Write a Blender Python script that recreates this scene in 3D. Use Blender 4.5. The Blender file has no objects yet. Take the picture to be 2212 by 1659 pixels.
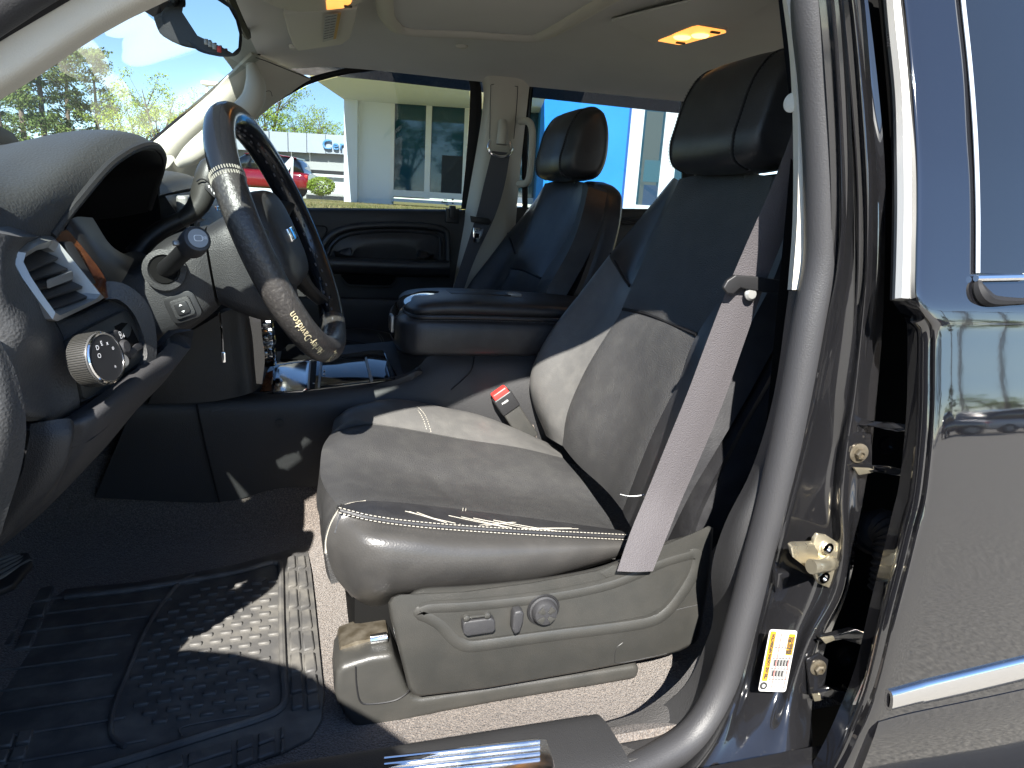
import bpy, bmesh, math, random
from mathutils import Vector, Matrix, Quaternion
random.seed(7)
S = bpy.context.scene
COL = S.collection
R_ = math.radians
V = Vector

# ------------------------------------------------------------------ camera, world, sun, exposure
FPX, CX, CY = 1511.0, 1106.0, 829.5            # focal length and centre of the 2212 px wide survey picture
EYE = V((0.0, -1.12, 0.0))                     # x to the rear of the car, y to the passenger side, z up; eye level is z = 0
_y, _p, _r = R_(17.0), R_(14.3), R_(3.5)
FWD = V((math.sin(_y)*math.cos(_p), math.cos(_y)*math.cos(_p), -math.sin(_p)))
_rt = V((math.cos(_y), -math.sin(_y), 0)); _up = _rt.cross(FWD)
RT = _rt*math.cos(_r) + _up*math.sin(_r); UP = -_rt*math.sin(_r) + _up*math.cos(_r)
cd = bpy.data.cameras.new('camera'); cam = bpy.data.objects.new('camera', cd); COL.objects.link(cam)
cd.sensor_width = 36; cd.lens = 36*FPX/2212; cd.clip_start = .02; cd.clip_end = 3000
cam.matrix_world = Matrix((( RT.x, UP.x, -FWD.x, EYE.x), (RT.y, UP.y, -FWD.y, EYE.y), (RT.z, UP.z, -FWD.z, EYE.z), (0,0,0,1)))
S.camera = cam
SUN = V((-.34, -1.0, .89)).normalized()        # towards the sun
w = bpy.data.worlds.new('World'); S.world = w; w.use_nodes = True
nt = w.node_tree; bg = nt.nodes['Background']
sk = nt.nodes.new('ShaderNodeTexSky'); sk.sky_type = 'NISHITA'; sk.sun_disc = False
sk.sun_elevation = math.asin(SUN.z); sk.sun_rotation = math.atan2(SUN.x, SUN.y)
sk.air_density = 1.0; sk.altitude = 2000; sk.dust_density = .15; sk.ozone_density = 3.0
nt.links.new(sk.outputs[0], bg.inputs[0]); bg.inputs[1].default_value = .085
sl = bpy.data.lights.new('sun', 'SUN'); sl.energy = 5.0; sl.angle = R_(.5); sl.color = (1, .955, .88)
so = bpy.data.objects.new('sun', sl); COL.objects.link(so); so.rotation_euler = (-SUN).to_track_quat('-Z', 'Y').to_euler()
S.view_settings.view_transform = 'Standard'; S.view_settings.look = 'None'
S.view_settings.exposure = 2.1; S.view_settings.gamma = 1
GZ = -1.35                                     # ground level beside the car

# ------------------------------------------------------------------ measuring helpers
def ray(px, py): return FWD + RT*((px-CX)/FPX) - UP*((py-CY)/FPX)
def P(px, py, Y): d = ray(px, py); return EYE + d*((Y-EYE.y)/d.y)
def PZ(px, py, Z): d = ray(px, py); return EYE + d*((Z-EYE.z)/d.z)
def PX(px, py, X): d = ray(px, py); return EYE + d*((X-EYE.x)/d.x)
def PN(px, py, p0, n): d = ray(px, py); return EYE + d*((p0-EYE).dot(n)/d.dot(n))
def PP(l, Y): return [P(a, b, Y) for a, b in l]
def P3(l): return [P(*a) for a in l]

# ------------------------------------------------------------------ object helpers
def thing(name, label, cat, loc=(0,0,0), group=None):
    o = bpy.data.objects.new(name, None); COL.objects.link(o); o.location = loc; o.empty_display_size = .05; o['kind'] = 'thing'
    o['label'] = label; o['category'] = cat
    if group: o['group'] = group
    return o
def adopt(o, parent):
    if parent is None: return o
    o.parent = parent
    if parent.type == 'EMPTY': o.matrix_parent_inverse = Matrix.Translation(-parent.location)
    return o
def mk(name, verts, faces, m, parent=None, smooth=True, bevel=0, seg=2, kind=None, label=None, autos=None):
    me = bpy.data.meshes.new(name); bm = bmesh.new()
    vs = [bm.verts.new(v) for v in verts]
    for f in faces:
        try: bm.faces.new([vs[i] for i in f])
        except ValueError: pass
    bmesh.ops.remove_doubles(bm, verts=bm.verts, dist=1e-6)
    bmesh.ops.recalc_face_normals(bm, faces=bm.faces)
    if bevel:
        es = [e for e in bm.edges if len(e.link_faces) == 2 and e.calc_face_angle(0) > R_(28)]
        bmesh.ops.bevel(bm, geom=es, offset=bevel, segments=seg, profile=.6, affect='EDGES', clamp_overlap=True)
    bm.to_mesh(me); bm.free()
    return link(name, me, m, parent, smooth, kind, label)
def link(name, me, m, parent=None, smooth=True, kind=None, label=None):
    o = bpy.data.objects.new(name, me); COL.objects.link(o)
    if m: me.materials.append(m)
    if smooth:
        me.shade_smooth() if hasattr(me, 'shade_smooth') else None
        try: me.set_sharp_from_angle(angle=R_(38))
        except Exception: pass
    if kind: o['kind'] = kind
    if label: o['label'] = label
    adopt(o, parent)
    return o
def tag(o, label, cat, group=None):
    o['label'] = label; o['category'] = cat
    if group: o['group'] = group
    return o
def struct(o): o['kind'] = 'structure'; return o
def cat(pts, n, closed=False):
    """Catmull-Rom resampling, n samples for each span"""
    pts = [V(p) for p in pts]; N = len(pts); out = []
    if N == 2 and not closed: return [pts[0].lerp(pts[1], i/n) for i in range(n+1)]
    spans = N if closed else N-1
    for i in range(spans):
        if closed: a, b, c, d = pts[i-1], pts[i], pts[(i+1) % N], pts[(i+2) % N]
        else:
            b, c = pts[i], pts[i+1]; a = pts[i-1] if i else b*2-c; d = pts[i+2] if i+2 < N else c*2-b
        for k in range(n):
            t = k/n
            out.append(.5*((2*b)+(c-a)*t+(2*a-5*b+4*c-d)*t*t+(3*b-a-3*c+d)*t**3))
    if not closed: out.append(pts[-1])
    return out
def patch(name, rows, m, parent=None, n=8, thick=.006, puff=0, pw=4, face=None, kind=None, label=None, fn=None, nv=None):
    nv = nv or n
    rs = [cat(r, n) for r in rows]
    cols = [cat([r[i] for r in rs], nv) for i in range(len(rs[0]))]
    G = [[cols[i][j] for i in range(len(cols))] for j in range(len(cols[0]))]
    H, W = len(G), len(G[0])
    def nrm(j, i):
        du = G[j][min(i+1, W-1)]-G[j][max(i-1, 0)]; dv = G[min(j+1, H-1)][i]-G[max(j-1, 0)][i]
        return du.cross(dv).normalized()
    Nn = [[nrm(j, i) for i in range(W)] for j in range(H)]
    c = G[H//2][W//2]; ref = V(face) if face else (EYE-c)
    sgn = 1 if Nn[H//2][W//2].dot(ref) >= 0 else -1
    fr, bk = [], []
    for j in range(H):
        for i in range(W):
            u, v = 2*i/(W-1)-1, 2*j/(H-1)-1; nn = Nn[j][i]*sgn
            h = puff*(1-abs(u)**pw)*(1-abs(v)**pw) if puff else 0
            if fn: h += fn(i/(W-1), j/(H-1))
            fr.append(G[j][i]+nn*h); bk.append(G[j][i]-nn*thick)
    q = lambda j, i: j*W+i
    F = [(q(j,i), q(j,i+1), q(j+1,i+1), q(j+1,i)) for j in range(H-1) for i in range(W-1)]
    if thick:
        o = H*W; F += [tuple(o+k for k in reversed(f)) for f in F]
        per = [q(0,i) for i in range(W)]+[q(j,W-1) for j in range(1,H)]+[q(H-1,i) for i in range(W-2,-1,-1)]+[q(j,0) for j in range(H-2,0,-1)]
        F += [(per[k], per[(k+1) % len(per)], o+per[(k+1) % len(per)], o+per[k]) for k in range(len(per))]
        return mk(name, fr+bk, F, m, parent, kind=kind, label=label)
    return mk(name, fr, F, m, parent, kind=kind, label=label)
def loft(name, rings, m, parent=None, n=6, nr=6, cap=True, kind=None, label=None, closed=False):
    rs = [cat(r, nr, True) for r in rings]
    cols = [cat([r[i] for r in rs], n, closed) for i in range(len(rs[0]))]
    W = len(cols); H = len(cols[0]); vs = [cols[i][j] for j in range(H) for i in range(W)]
    F = [(j*W+i, j*W+(i+1) % W, (j+1)*W+(i+1) % W, (j+1)*W+i) for j in range(H-1) for i in range(W)]
    if cap and not closed: F += [tuple(range(W))[::-1], tuple((H-1)*W+i for i in range(W))]
    return mk(name, vs, F, m, parent, kind=kind, label=label)
def frames(pts):
    T = [(pts[min(i+1, len(pts)-1)]-pts[max(i-1, 0)]).normalized() for i in range(len(pts))]
    a = V((0,0,1)) if abs(T[0].z) < .9 else V((1,0,0)); N = (a-T[0]*a.dot(T[0])).normalized(); out = []
    for t in T:
        N = (N-t*N.dot(t)).normalized(); out.append((t, N, t.cross(N)))
    return out
def tube(name, pts, r, m, parent=None, seg=10, n=6, smooth_path=True, kind=None, label=None, sx=1, sy=1, closed=False):
    k = len(pts)
    if smooth_path:
        rr = r if isinstance(r, (list, tuple)) else [r]*k
        R2 = cat([V((x,0,0)) for x in rr], n, closed); pp = cat(pts, n, closed); rr = [a.x for a in R2]
    else: pp = [V(p) for p in pts]; rr = r if isinstance(r, (list, tuple)) else [r]*k
    vs = []; F = []
    for (t, a, b), p, q in zip(frames(pp), pp, rr):
        for s in range(seg):
            th = 2*math.pi*s/seg; vs.append(p+a*(math.cos(th)*q*sx)+b*(math.sin(th)*q*sy))
    H = len(pp)
    for j in range(H-1 + (1 if closed else 0)):
        for s in range(seg): j2 = (j+1) % H; F.append((j*seg+s, j*seg+(s+1) % seg, j2*seg+(s+1) % seg, j2*seg+s))
    if not closed: F += [tuple(range(seg))[::-1], tuple((H-1)*seg+s for s in range(seg))]
    return mk(name, vs, F, m, parent, kind=kind, label=label)
def prism(name, pts, vec, m, parent=None, bevel=0, seg=2, smooth=True, kind=None, label=None):
    pts = [V(p) for p in pts]; vec = V(vec); k = len(pts)
    F = [tuple(range(k))[::-1], tuple(range(k, 2*k))]+[(i, (i+1) % k, k+(i+1) % k, k+i) for i in range(k)]
    return mk(name, pts+[p+vec for p in pts], F, m, parent, smooth, bevel, seg, kind, label)
BF = [(0,3,2,1),(4,5,6,7),(0,1,5,4),(1,2,6,5),(2,3,7,6),(3,0,4,7)]
def boxv(c, sz, ax=None):
    c = V(c); X, Y, Z = ax if ax else (V((1,0,0)), V((0,1,0)), V((0,0,1)))
    a, b, d = sz[0]/2, sz[1]/2, sz[2]/2
    return [c+X*(i*a)+Y*(j*b)+Z*(k*d) for k in (-1,1) for i, j in ((-1,-1),(1,-1),(1,1),(-1,1))]
def box(name, c, sz, m, parent=None, ax=None, bevel=0, seg=2, kind=None, label=None):
    return mk(name, boxv(c, sz, ax), BF, m, parent, True, bevel, seg, kind, label)
def boxes(name, lst, m, parent=None, kind='stuff', smooth=False):
    vs, F = [], []
    for a in lst:
        o = len(vs); vs += boxv(*a); F += [tuple(o+i for i in f) for f in BF]
    me = bpy.data.meshes.new(name); me.from_pydata([tuple(v) for v in vs], [], F); me.update()
    return link(name, me, m, parent, smooth, kind)
def lathe(name, prof, c, axis, m, parent=None, seg=24, label=None):
    axis = V(axis).normalized(); a = V((0,0,1)) if abs(axis.z) < .9 else V((1,0,0)); X = axis.cross(a).normalized(); Y = axis.cross(X); c = V(c)
    vs = [c+axis*h+(X*math.cos(2*math.pi*s/seg)+Y*math.sin(2*math.pi*s/seg))*r for r, h in prof for s in range(seg)]
    H = len(prof); F = [(j*seg+s, j*seg+(s+1) % seg, (j+1)*seg+(s+1) % seg, (j+1)*seg+s) for j in range(H-1) for s in range(seg)]
    F += [tuple(range(seg))[::-1], tuple((H-1)*seg+s for s in range(seg))]
    return mk(name, vs, F, m, parent, label=label)
_tc = {}
def textmesh(body, size, bold=0):
    cu = bpy.data.curves.new('t', 'FONT'); cu.body = body; cu.size = size; cu.resolution_u = 3; cu.offset = bold; cu.space_character = 1.05
    o = bpy.data.objects.new('t', cu); COL.objects.link(o)
    me = bpy.data.meshes.new_from_object(o.evaluated_get(bpy.context.evaluated_depsgraph_get()))
    bpy.data.objects.remove(o); return me
def text(name, body, org, xd, yd, size, m, parent=None, lift=.0006, fn=None, bold=0, depth=0, width=None):
    me = textmesh(body, size, bold)
    if width:
        k = width/max(v.co.x for v in me.vertices)
        for v in me.vertices: v.co.x *= k
    xd = V(xd).normalized() if xd is not None else None; org = V(org) if org is not None else None
    if xd is not None:
        yd = V(yd); yd = (yd-xd*yd.dot(xd)).normalized(); nn = xd.cross(yd)
    for v in me.vertices:
        v.co = fn(v.co.x, v.co.y) if fn else org+xd*v.co.x+yd*v.co.y+nn*lift
    if depth:
        bm = bmesh.new(); bm.from_mesh(me); r = bmesh.ops.extrude_face_region(bm, geom=bm.faces[:])
        bmesh.ops.translate(bm, verts=[g for g in r['geom'] if isinstance(g, bmesh.types.BMVert)], vec=nn*depth); bm.to_mesh(me); bm.free()
    return link(name, me, m, parent, False)
def rrect(w, h, r, k=4):
    out = []
    for cx, cy, a0 in ((w/2-r, h/2-r, 0), (-w/2+r, h/2-r, 90), (-w/2+r, -h/2+r, 180), (w/2-r, -h/2+r, 270)):
        for i in range(k+1): a = R_(a0+90*i/k); out.append((cx+r*math.cos(a), cy+r*math.sin(a)))
    return out
def stitches(name, pts, m, parent, L=.0036, gap=.0022, wd=.0011, lift=.0012, off=None):
    pp = cat(pts, 24); ds = [0]
    for a, b in zip(pp, pp[1:]): ds.append(ds[-1]+(b-a).length)
    out = []; s = 0; i = 0
    while s < ds[-1]:
        while i < len(ds)-2 and ds[i+1] < s: i += 1
        t = (pp[i+1]-pp[i]); 
        if t.length < 1e-9: s += L; continue
        p = pp[i]+t*((s-ds[i])/t.length); t.normalize(); n = (EYE-p).normalized(); n = (n-t*n.dot(t)).normalized(); b = t.cross(n)
        out.append((p+n*lift, (L, wd, .0012), (t, b, n))); s += L+gap
    return boxes(name, out, m, parent)

from mathutils.bvhtree import BVHTree
def onmesh(o, pts, lift=.001):
    """points of the survey picture dropped onto the surface of a built mesh"""
    b = BVHTree.FromPolygons([v.co for v in o.data.vertices], [p.vertices for p in o.data.polygons]); out = []
    for px, py in pts:
        d = ray(px, py).normalized(); h = b.ray_cast(EYE, d)
        if h[0] is not None: out.append(h[0]-d*lift)
    return out
# ------------------------------------------------------------------ materials
def mat(name, col, rough=.5, metal=0, spec=.5, bump=None, var=None, coat=0, emit=None, trans=0, ior=1.5, mottle=None, aniso=0, sheen=0):
    m = bpy.data.materials.new(name); m.use_nodes = True; t = m.node_tree; b = t.nodes['Principled BSDF']; L = t.links.new
    b.inputs['Base Color'].default_value = (*col, 1); b.inputs['Roughness'].default_value = rough; b.inputs['Metallic'].default_value = metal
    b.inputs['Specular IOR Level'].default_value = spec; b.inputs['IOR'].default_value = ior
    b.inputs['Coat Weight'].default_value = coat; b.inputs['Coat Roughness'].default_value = .03
    if sheen: b.inputs['Sheen Weight'].default_value = sheen
    tc = t.nodes.new('ShaderNodeTexCoord')
    def noise(scale, detail=4, kind='noise'):
        n = t.nodes.new('ShaderNodeTexNoise' if kind == 'noise' else 'ShaderNodeTexVoronoi'); n.inputs['Scale'].default_value = scale
        if kind == 'noise': n.inputs['Detail'].default_value = detail
        L(tc.outputs['Object'], n.inputs['Vector']); return n
    if var:                                     # (scale, second colour, low, high)
        n = noise(var[0], 6); r = t.nodes.new('ShaderNodeValToRGB'); r.color_ramp.elements[0].color = (*col, 1); r.color_ramp.elements[1].color = (*var[1], 1)
        r.color_ramp.elements[0].position = var[2] if len(var) > 2 else .35; r.color_ramp.elements[1].position = var[3] if len(var) > 3 else .7
        L(n.outputs['Fac'], r.inputs[0]); L(r.outputs[0], b.inputs['Base Color'])
    if mottle:                                  # (scale, low, high) roughness
        n = noise(mottle[0], 5); mr = t.nodes.new('ShaderNodeMapRange'); mr.inputs[3].default_value = mottle[1]; mr.inputs[4].default_value = mottle[2]
        mr.inputs[1].default_value = .3; mr.inputs[2].default_value = .7
        L(n.outputs['Fac'], mr.inputs[0]); L(mr.outputs[0], b.inputs['Roughness'])
    if bump:                                    # list of (kind, scale, distance in m, strength)
        prev = None
        for kind, sc, dist, st in (bump if isinstance(bump, list) else [bump]):
            n = noise(sc, 5, kind); bn = t.nodes.new('ShaderNodeBump'); bn.inputs['Distance'].default_value = dist; bn.inputs['Strength'].default_value = st
            L(n.outputs['Fac' if kind == 'noise' else 'Distance'], bn.inputs['Height'])
            if prev: L(prev.outputs[0], bn.inputs['Normal'])
            prev = bn
        L(prev.outputs[0], b.inputs['Normal'])
    if emit: b.inputs['Emission Color'].default_value = (*emit[0], 1); b.inputs['Emission Strength'].default_value = emit[1]
    return m
def glassmat(name, tint, rough=0.0, refl=1.0):
    m = bpy.data.materials.new(name); m.use_nodes = True; t = m.node_tree; L = t.links.new
    t.nodes.remove(t.nodes['Principled BSDF']); out = t.nodes['Material Output']
    tr = t.nodes.new('ShaderNodeBsdfTransparent'); tr.inputs[0].default_value = (*tint, 1)
    gl = t.nodes.new('ShaderNodeBsdfGlossy'); gl.inputs['Roughness'].default_value = rough
    fr = t.nodes.new('ShaderNodeFresnel'); fr.inputs['IOR'].default_value = 1.45
    ge = t.nodes.new('ShaderNodeNewGeometry'); mi = t.nodes.new('ShaderNodeMath'); mi.operation = 'MULTIPLY_ADD'; mi.inputs[1].default_value = 1/1.45-1.45; mi.inputs[2].default_value = 1.45
    L(ge.outputs['Backfacing'], mi.inputs[0]); L(mi.outputs[0], fr.inputs['IOR'])   # a single sheet has the same reflectance from both sides
    mu = t.nodes.new('ShaderNodeMath'); mu.operation = 'MULTIPLY'; mu.inputs[1].default_value = refl
    mx = t.nodes.new('ShaderNodeMixShader'); L(fr.outputs[0], mu.inputs[0]); L(mu.outputs[0], mx.inputs[0]); L(tr.outputs[0], mx.inputs[1]); L(gl.outputs[0], mx.inputs[2]); L(mx.outputs[0], out.inputs[0])
    return m
M = {}
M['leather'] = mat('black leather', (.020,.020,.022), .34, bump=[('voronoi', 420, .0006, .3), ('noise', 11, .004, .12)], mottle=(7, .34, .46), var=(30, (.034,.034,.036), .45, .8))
M['leather_worn'] = mat('worn grey black leather', (.080,.079,.077), .40, bump=[('voronoi', 420, .0006, .35), ('noise', 45, .002, .3), ('noise', 9, .005, .15)], mottle=(12, .36, .5), var=(40, (.105,.103,.098), .42, .85))
M['leather_side'] = mat('smooth brown black leather', (.038,.037,.036), .33, bump=[('voronoi', 420, .0005, .3), ('noise', 18, .005, .18)], mottle=(8, .28, .42), var=(26, (.050,.048,.046), .45, .8))
M['perf'] = mat('perforated black leather', (.036,.036,.037), .42, bump=[('voronoi', 620, .0014, .6), ('noise', 8, .004, .12)], mottle=(8, .42, .52), var=(34, (.050,.050,.049), .4, .85))
M['shield'] = mat('charcoal moulded plastic', (.029,.029,.027), .38, bump=[('voronoi', 900, .0004, .4)], mottle=(14, .32, .46), var=(30, (.036,.035,.032)))
M['plastic'] = mat('black grained plastic', (.021,.021,.022), .48, bump=[('voronoi', 650, .0006, .5)], mottle=(8, .45, .6))
M['plastic_dark'] = mat('black smooth plastic', (.012,.012,.013), .45)
M['dash'] = mat('grained dashboard vinyl', (.038,.039,.040), .5, bump=[('noise', 420, .0011, .5), ('voronoi', 330, .0009, .45)], mottle=(6, .46, .6))
M['knee'] = mat('soft knee panel vinyl', (.030,.030,.032), .55, bump=[('voronoi', 500, .0005, .4)])
M['beige'] = mat('beige trim plastic', (.54,.51,.435), .6, bump=[('voronoi', 700, .0004, .4)])
M['liner'] = mat('beige headliner fabric', (.63,.615,.565), .95, spec=.15, bump=[('noise', 900, .0008, .5)], var=(5, (.60,.585,.535)))
M['carpet'] = mat('brown black carpet', (.075,.063,.056), .95, spec=.15, bump=[('noise', 380, .006, 1.0), ('noise', 120, .004, .6)], var=(420, (.18,.152,.130), .42, .68), sheen=.2)
M['rubber'] = mat('dusty rubber mat', (.062,.061,.060), .6, bump=[('noise', 260, .0008, .5)], var=(22, (.17,.16,.14), .42, .9))
M['silver'] = mat('satin silver plastic', (.30,.30,.29), .36, metal=.5)
M['chrome'] = mat('chrome', (.80,.80,.80), .08, metal=1, mottle=(30, .05, .16))
M['steel'] = mat('yellow zinc steel', (.62,.56,.42), .32, metal=.9, mottle=(40, .25, .45))
M['paint'] = mat('black car paint', (.005,.005,.006), .03, spec=.8, coat=.55, ior=1.65, bump=[('noise', 6, .0010, .10), ('noise', 70, .0002, .08)])
M['rail'] = mat('dirty zinc steel', (.26,.23,.18), .42, metal=.8, var=(60,(.11,.09,.06)))
M['paint_in'] = mat('dusty black jamb paint', (.008,.008,.009), .12, spec=.6, coat=.8, mottle=(40, .05, .18), var=(130, (.06,.055,.048), .70, .84))
M['rubseal'] = mat('grey black seal rubber', (.024,.024,.026), .52, bump=[('noise', 600, .0006, .6)])
M['seal'] = mat('black seal rubber', (.008,.008,.009), .65, spec=.25)
M['void'] = mat('black for unlit hollows', (.004,.004,.004), .8, spec=.1)  # shade of holes and hidden depths put into a near black colour
M['wood'] = mat('burl wood trim', (.10,.035,.014), .12, coat=1, var=(38, (.03,.010,.006), .35, .65))
M['gloss'] = mat('piano black', (.006,.005,.007), .06, coat=1)
M['wheelgloss'] = mat('glossy wheel wrap', (.010,.011,.014), .24, coat=.25, bump=[('noise', 160, .0008, .25)])
M['wheelworn'] = mat('worn wheel leather', (.034,.032,.031), .36, bump=[('noise', 240, .0016, .6)], var=(230, (.085,.080,.074), .52, .8))
M['cream'] = mat('cream lettering', (.62,.54,.34), .6)
M['white'] = mat('white print', (.75,.75,.75), .6)
M['grey_print'] = mat('grey print', (.09,.09,.09), .6)
M['yellow'] = mat('yellow sticker print', (.40,.20,.008), .5)
M['black_print'] = mat('black print', (.02,.02,.02), .5)
M['red_print'] = mat('red print', (.55,.04,.03), .5)
M['sticker'] = mat('white label', (.34,.335,.32), .5)
M['stitch'] = mat('pale stitching thread', (.26,.245,.21), .8)
M['stitch_dk'] = mat('charcoal stitching thread', (.09,.09,.10), .8)
M['belt'] = mat('grey seat belt webbing', (.055,.050,.054), .7, bump=[('noise', 700, .0016, .8)])
M['belt_dk'] = mat('dark grey seat belt webbing', (.085,.085,.095), .7, bump=[('noise', 500, .001, .6)])
M['redbtn'] = mat('red button', (.55,.035,.03), .4)
M['lamp'] = mat('lit amber lamp', (.9,.45,.15), .3, emit=((1,.36,.07), .42))
M['lampclear'] = mat('lit lamp bulb', (.9,.5,.2), .3, emit=((1,.58,.18), .9))
M['rimlens'] = mat('lamp bezel plastic', (.50,.40,.28), .4)
M['glass_ws'] = glassmat('windshield glass', (.62,.68,.67), 0, 1.0)
M['glass_side'] = glassmat('tinted side glass', (.34,.40,.43), 0, .8)
M['glass_rear'] = glassmat('tinted rear side glass', (.28,.34,.37), 0, .8)
M['mirror'] = mat('mirror glass', (.62,.66,.68), .01, metal=1)
M['asphalt'] = mat('old asphalt', (.15,.142,.125), .9, bump=[('noise', 90, .01, .7), ('voronoi', 40, .006, .4)], var=(60, (.31,.29,.255), .4, .75))
M['grass'] = mat('dry lawn', (.17,.17,.055), .95, spec=.1, bump=[('noise', 30, .05, 1)], var=(1.3, (.33,.26,.12), .4, .66))
M['wall'] = mat('white stucco', (.70,.74,.78), .9, bump=[('noise', 60, .004, .3)])
M['concrete'] = mat('pale concrete', (.42,.41,.38), .9)
M['panel'] = mat('grey fascia panel', (.40,.42,.45), .5)
M['bluepanel'] = mat('bright blue panel', (.02,.26,.72), .35, var=(.6, (.03,.30,.80)))
M['bluesign'] = mat('blue sign letters', (.10,.28,.52), .4)
M['shop'] = mat('dark reflecting shop glass', (.010,.055,.085), .03, spec=.5, coat=.6, ior=1.5)
M['shop_in'] = mat('dark shop interior', (.012,.016,.02), .7)
M['frame'] = mat('white window frame', (.72,.72,.71), .45)
M['leaf'] = mat('spring leaves', (.19,.27,.04), .8, spec=.2, var=(.35, (.30,.36,.06)))
M['leaf_dk'] = mat('pine needles', (.085,.13,.035), .8, spec=.2, var=(.3, (.16,.20,.055)))
M['bark'] = mat('grey bark', (.16,.125,.095), .9, bump=[('noise', 12, .04, .8)])
M['carred'] = mat('red car paint', (.20,.008,.014), .12, coat=1)
M['carwhite'] = mat('white car paint', (.55,.55,.55), .2, coat=1)
M['tyre'] = mat('tyre rubber', (.015,.015,.015), .8)
M['carglass'] = mat('dark car glass', (.006,.007,.008), .04, coat=1)
M['pole'] = mat('weathered pole wood', (.14,.11,.085), .9)
M['galv'] = mat('white enamel lamp metal', (.70,.70,.70), .4)

# ================================================================== THE CAR BODY (fixed shell seen through the open driver's door)
body = thing('car_body', 'black car body with beige headliner and brown carpet around the open driver doorway', 'car', (.4, .4, GZ))
# carpet floor
xs = [-.95, -.72, -.55, -.42, 0, .5, 1.2, 2.2]
def crow(x):
    up = {-.95:.42, -.72:.26, -.55:.09, -.42:.01}.get(x, 0)
    prof = [(-.47,-.62),(-.435,-.64),(-.40,-.672),(-.35,-.69),(-.05,-.692),(.16,-.69),(.26,-.66),(.30,-.56),(.33,-.50),(.54,-.50),(.575,-.56),(.62,-.67),(.70,-.69),(1.15,-.69),(1.22,-.62)]
    return [V((x, y, max(z+up, z) if up else z)) for y, z in prof]
carpet = patch('carpet', [crow(x) for x in xs], M['carpet'], body, n=3, nv=4, thick=.01, face=(0,0,1))
# headliner: one sheet from rail to rail, falling to the windscreen header
def hz(x, y):
    e = max(0, (abs(y-.4)-.42)/.34); z = .405-.045*e*e
    if x < .16: z -= .35*(.16-x)**1.6*(.6+.5*abs(y-.4))
    return z+.012*max(0, x-.4)
yy = [-.46, -.40, -.2, .1, .4, .7, .92, 1.04, 1.10, 1.135]
rows = []
for x in [-.16, -.10, -.02, .08, .2, .5, .8, 1.2, 1.7, 2.25]:
    r = []
    for y in yy:
        xx = x
        if x < .1: xx = x-(.10 if x < 0 else .05)*(1-((y-.4)/.8)**2)+ (.0)
        r.append(V((xx, y, hz(x, y)-(.006 if y > 1.12 or y < -.45 else 0))))
    rows.append(r)
liner = patch('headliner', rows, M['liner'], body, n=4, nv=4, thick=.012, face=(0,0,-1))
# outer roof skin and closed rear so the cabin is lit only through its glass
roof = patch('roof_skin', [[V((x, y, .47-.10*abs((y-.4)/.86)**3-(.0 if x > .1 else .10*(.1-x)))) for y in (-.50,-.3,.1,.4,.7,1.1,1.28)] for x in (-.14,.1,.6,1.4,2.4)], M['paint'], body, n=3, thick=.01, face=(0,0,1))
prism('tailgate_panel', [(2.28,-.55,-.7),(2.28,1.35,-.7),(2.28,1.2,.42),(2.28,-.40,.42)], (.05,0,0), M['plastic'], body)
# sunroof surround and shade panel
sr = [PZ(832, 15, .395), PZ(846, 44, .395), PZ(880, 62, .395), PZ(1010, 68, .398), PZ(1140, 76, .40), PZ(1185, 66, .40), PZ(1290, 5, .40), PZ(1420, -70, .40)]
sr += [V((.62, .02, .40)), V((.30, .02, .40)), V((.17, .06, .395)), V((.15, .3, .395))]
tube('sunroof_frame', sr, .015, M['beige'], liner, seg=10, n=5, closed=True, sx=1.1, sy=1.3)
cen = V((.38, .36, .4)); shade = [cen+(p-cen)*.93+V((0,0,-.004)) for p in cat(sr, 4, True)]
prism('sunroof_shade', shade, (0,0,.002), M['liner'], liner, smooth=False)
lathe('screw_cap', [(.016,0),(.016,.003),(.012,.006)], PZ(998, 98, .392), (0,0,-1), M['beige'], liner)
# raised oval moulding of the rear dome lamp and folded grab handle over the rear passenger door
hd = [P(1283,138,.985), P(1310,128,.985), P(1390,127,.985), P(1450,140,.985), P(1462,152,.985), P(1420,160,.985), P(1320,155,.985)]
hr = prism('handle_recess', hd, (0,.02,.0), mat('beige with painted recess shade', (.30,.28,.24), .7), liner, bevel=.004)  # flat oval, recess shade put into a darker copy of the beige
tube('grab_handle', [P(1305,137,.975), P(1340,134,.965), P(1400,137,.965), P(1445,149,.975)], .009, M['beige'], liner, seg=8)
box('handle_bracket', P(1378,142,.968), (.03,.012,.02), M['beige'], liner, bevel=.003)

# passenger A pillar trim with grab handle and tweeter
ap = patch('pillar_trim', [P3([(545,118,1.02),(580,130,1.06),(625,150,1.10),(672,172,1.145)]), P3([(450,205,1.06),(490,215,1.06),(545,232,1.11),(592,226,1.155)]), P3([(345,294,1.10),(390,300,1.08),(440,325,1.13),(492,312,1.165)]), P3([(240,385,1.13),(290,400,1.12),(330,430,1.15),(365,432,1.18)])], M['beige'], body, n=8, thick=.01)
tube('grab_handle', P3([(543,140,1.04),(552,185,1.015),(540,225,1.0),(485,275,1.0),(420,330,1.02),(385,355,1.05)]), [.012,.022,.024,.024,.022,.010], M['beige'], ap, seg=12, sx=1, sy=1.25)
prism('tweeter_cover', P3([(343,340,1.07),(352,334,1.07),(372,336,1.07),(380,345,1.07),(366,362,1.07),(350,372,1.07),(338,374,1.07)]), (0,.02,0), M['beige'], ap, bevel=.006, seg=3)
tube('trim_joint', onmesh(ap, [(552,124),(575,132),(600,142),(625,152),(650,162),(666,169)], -.0006), .0014, M['plastic_dark'], ap, seg=6)
tube('clip_cover', onmesh(ap, [(563,228),(566,208),(574,198),(584,197),(588,208)], -.0003), .0010, M['rubseal'], ap, seg=5)

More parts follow.
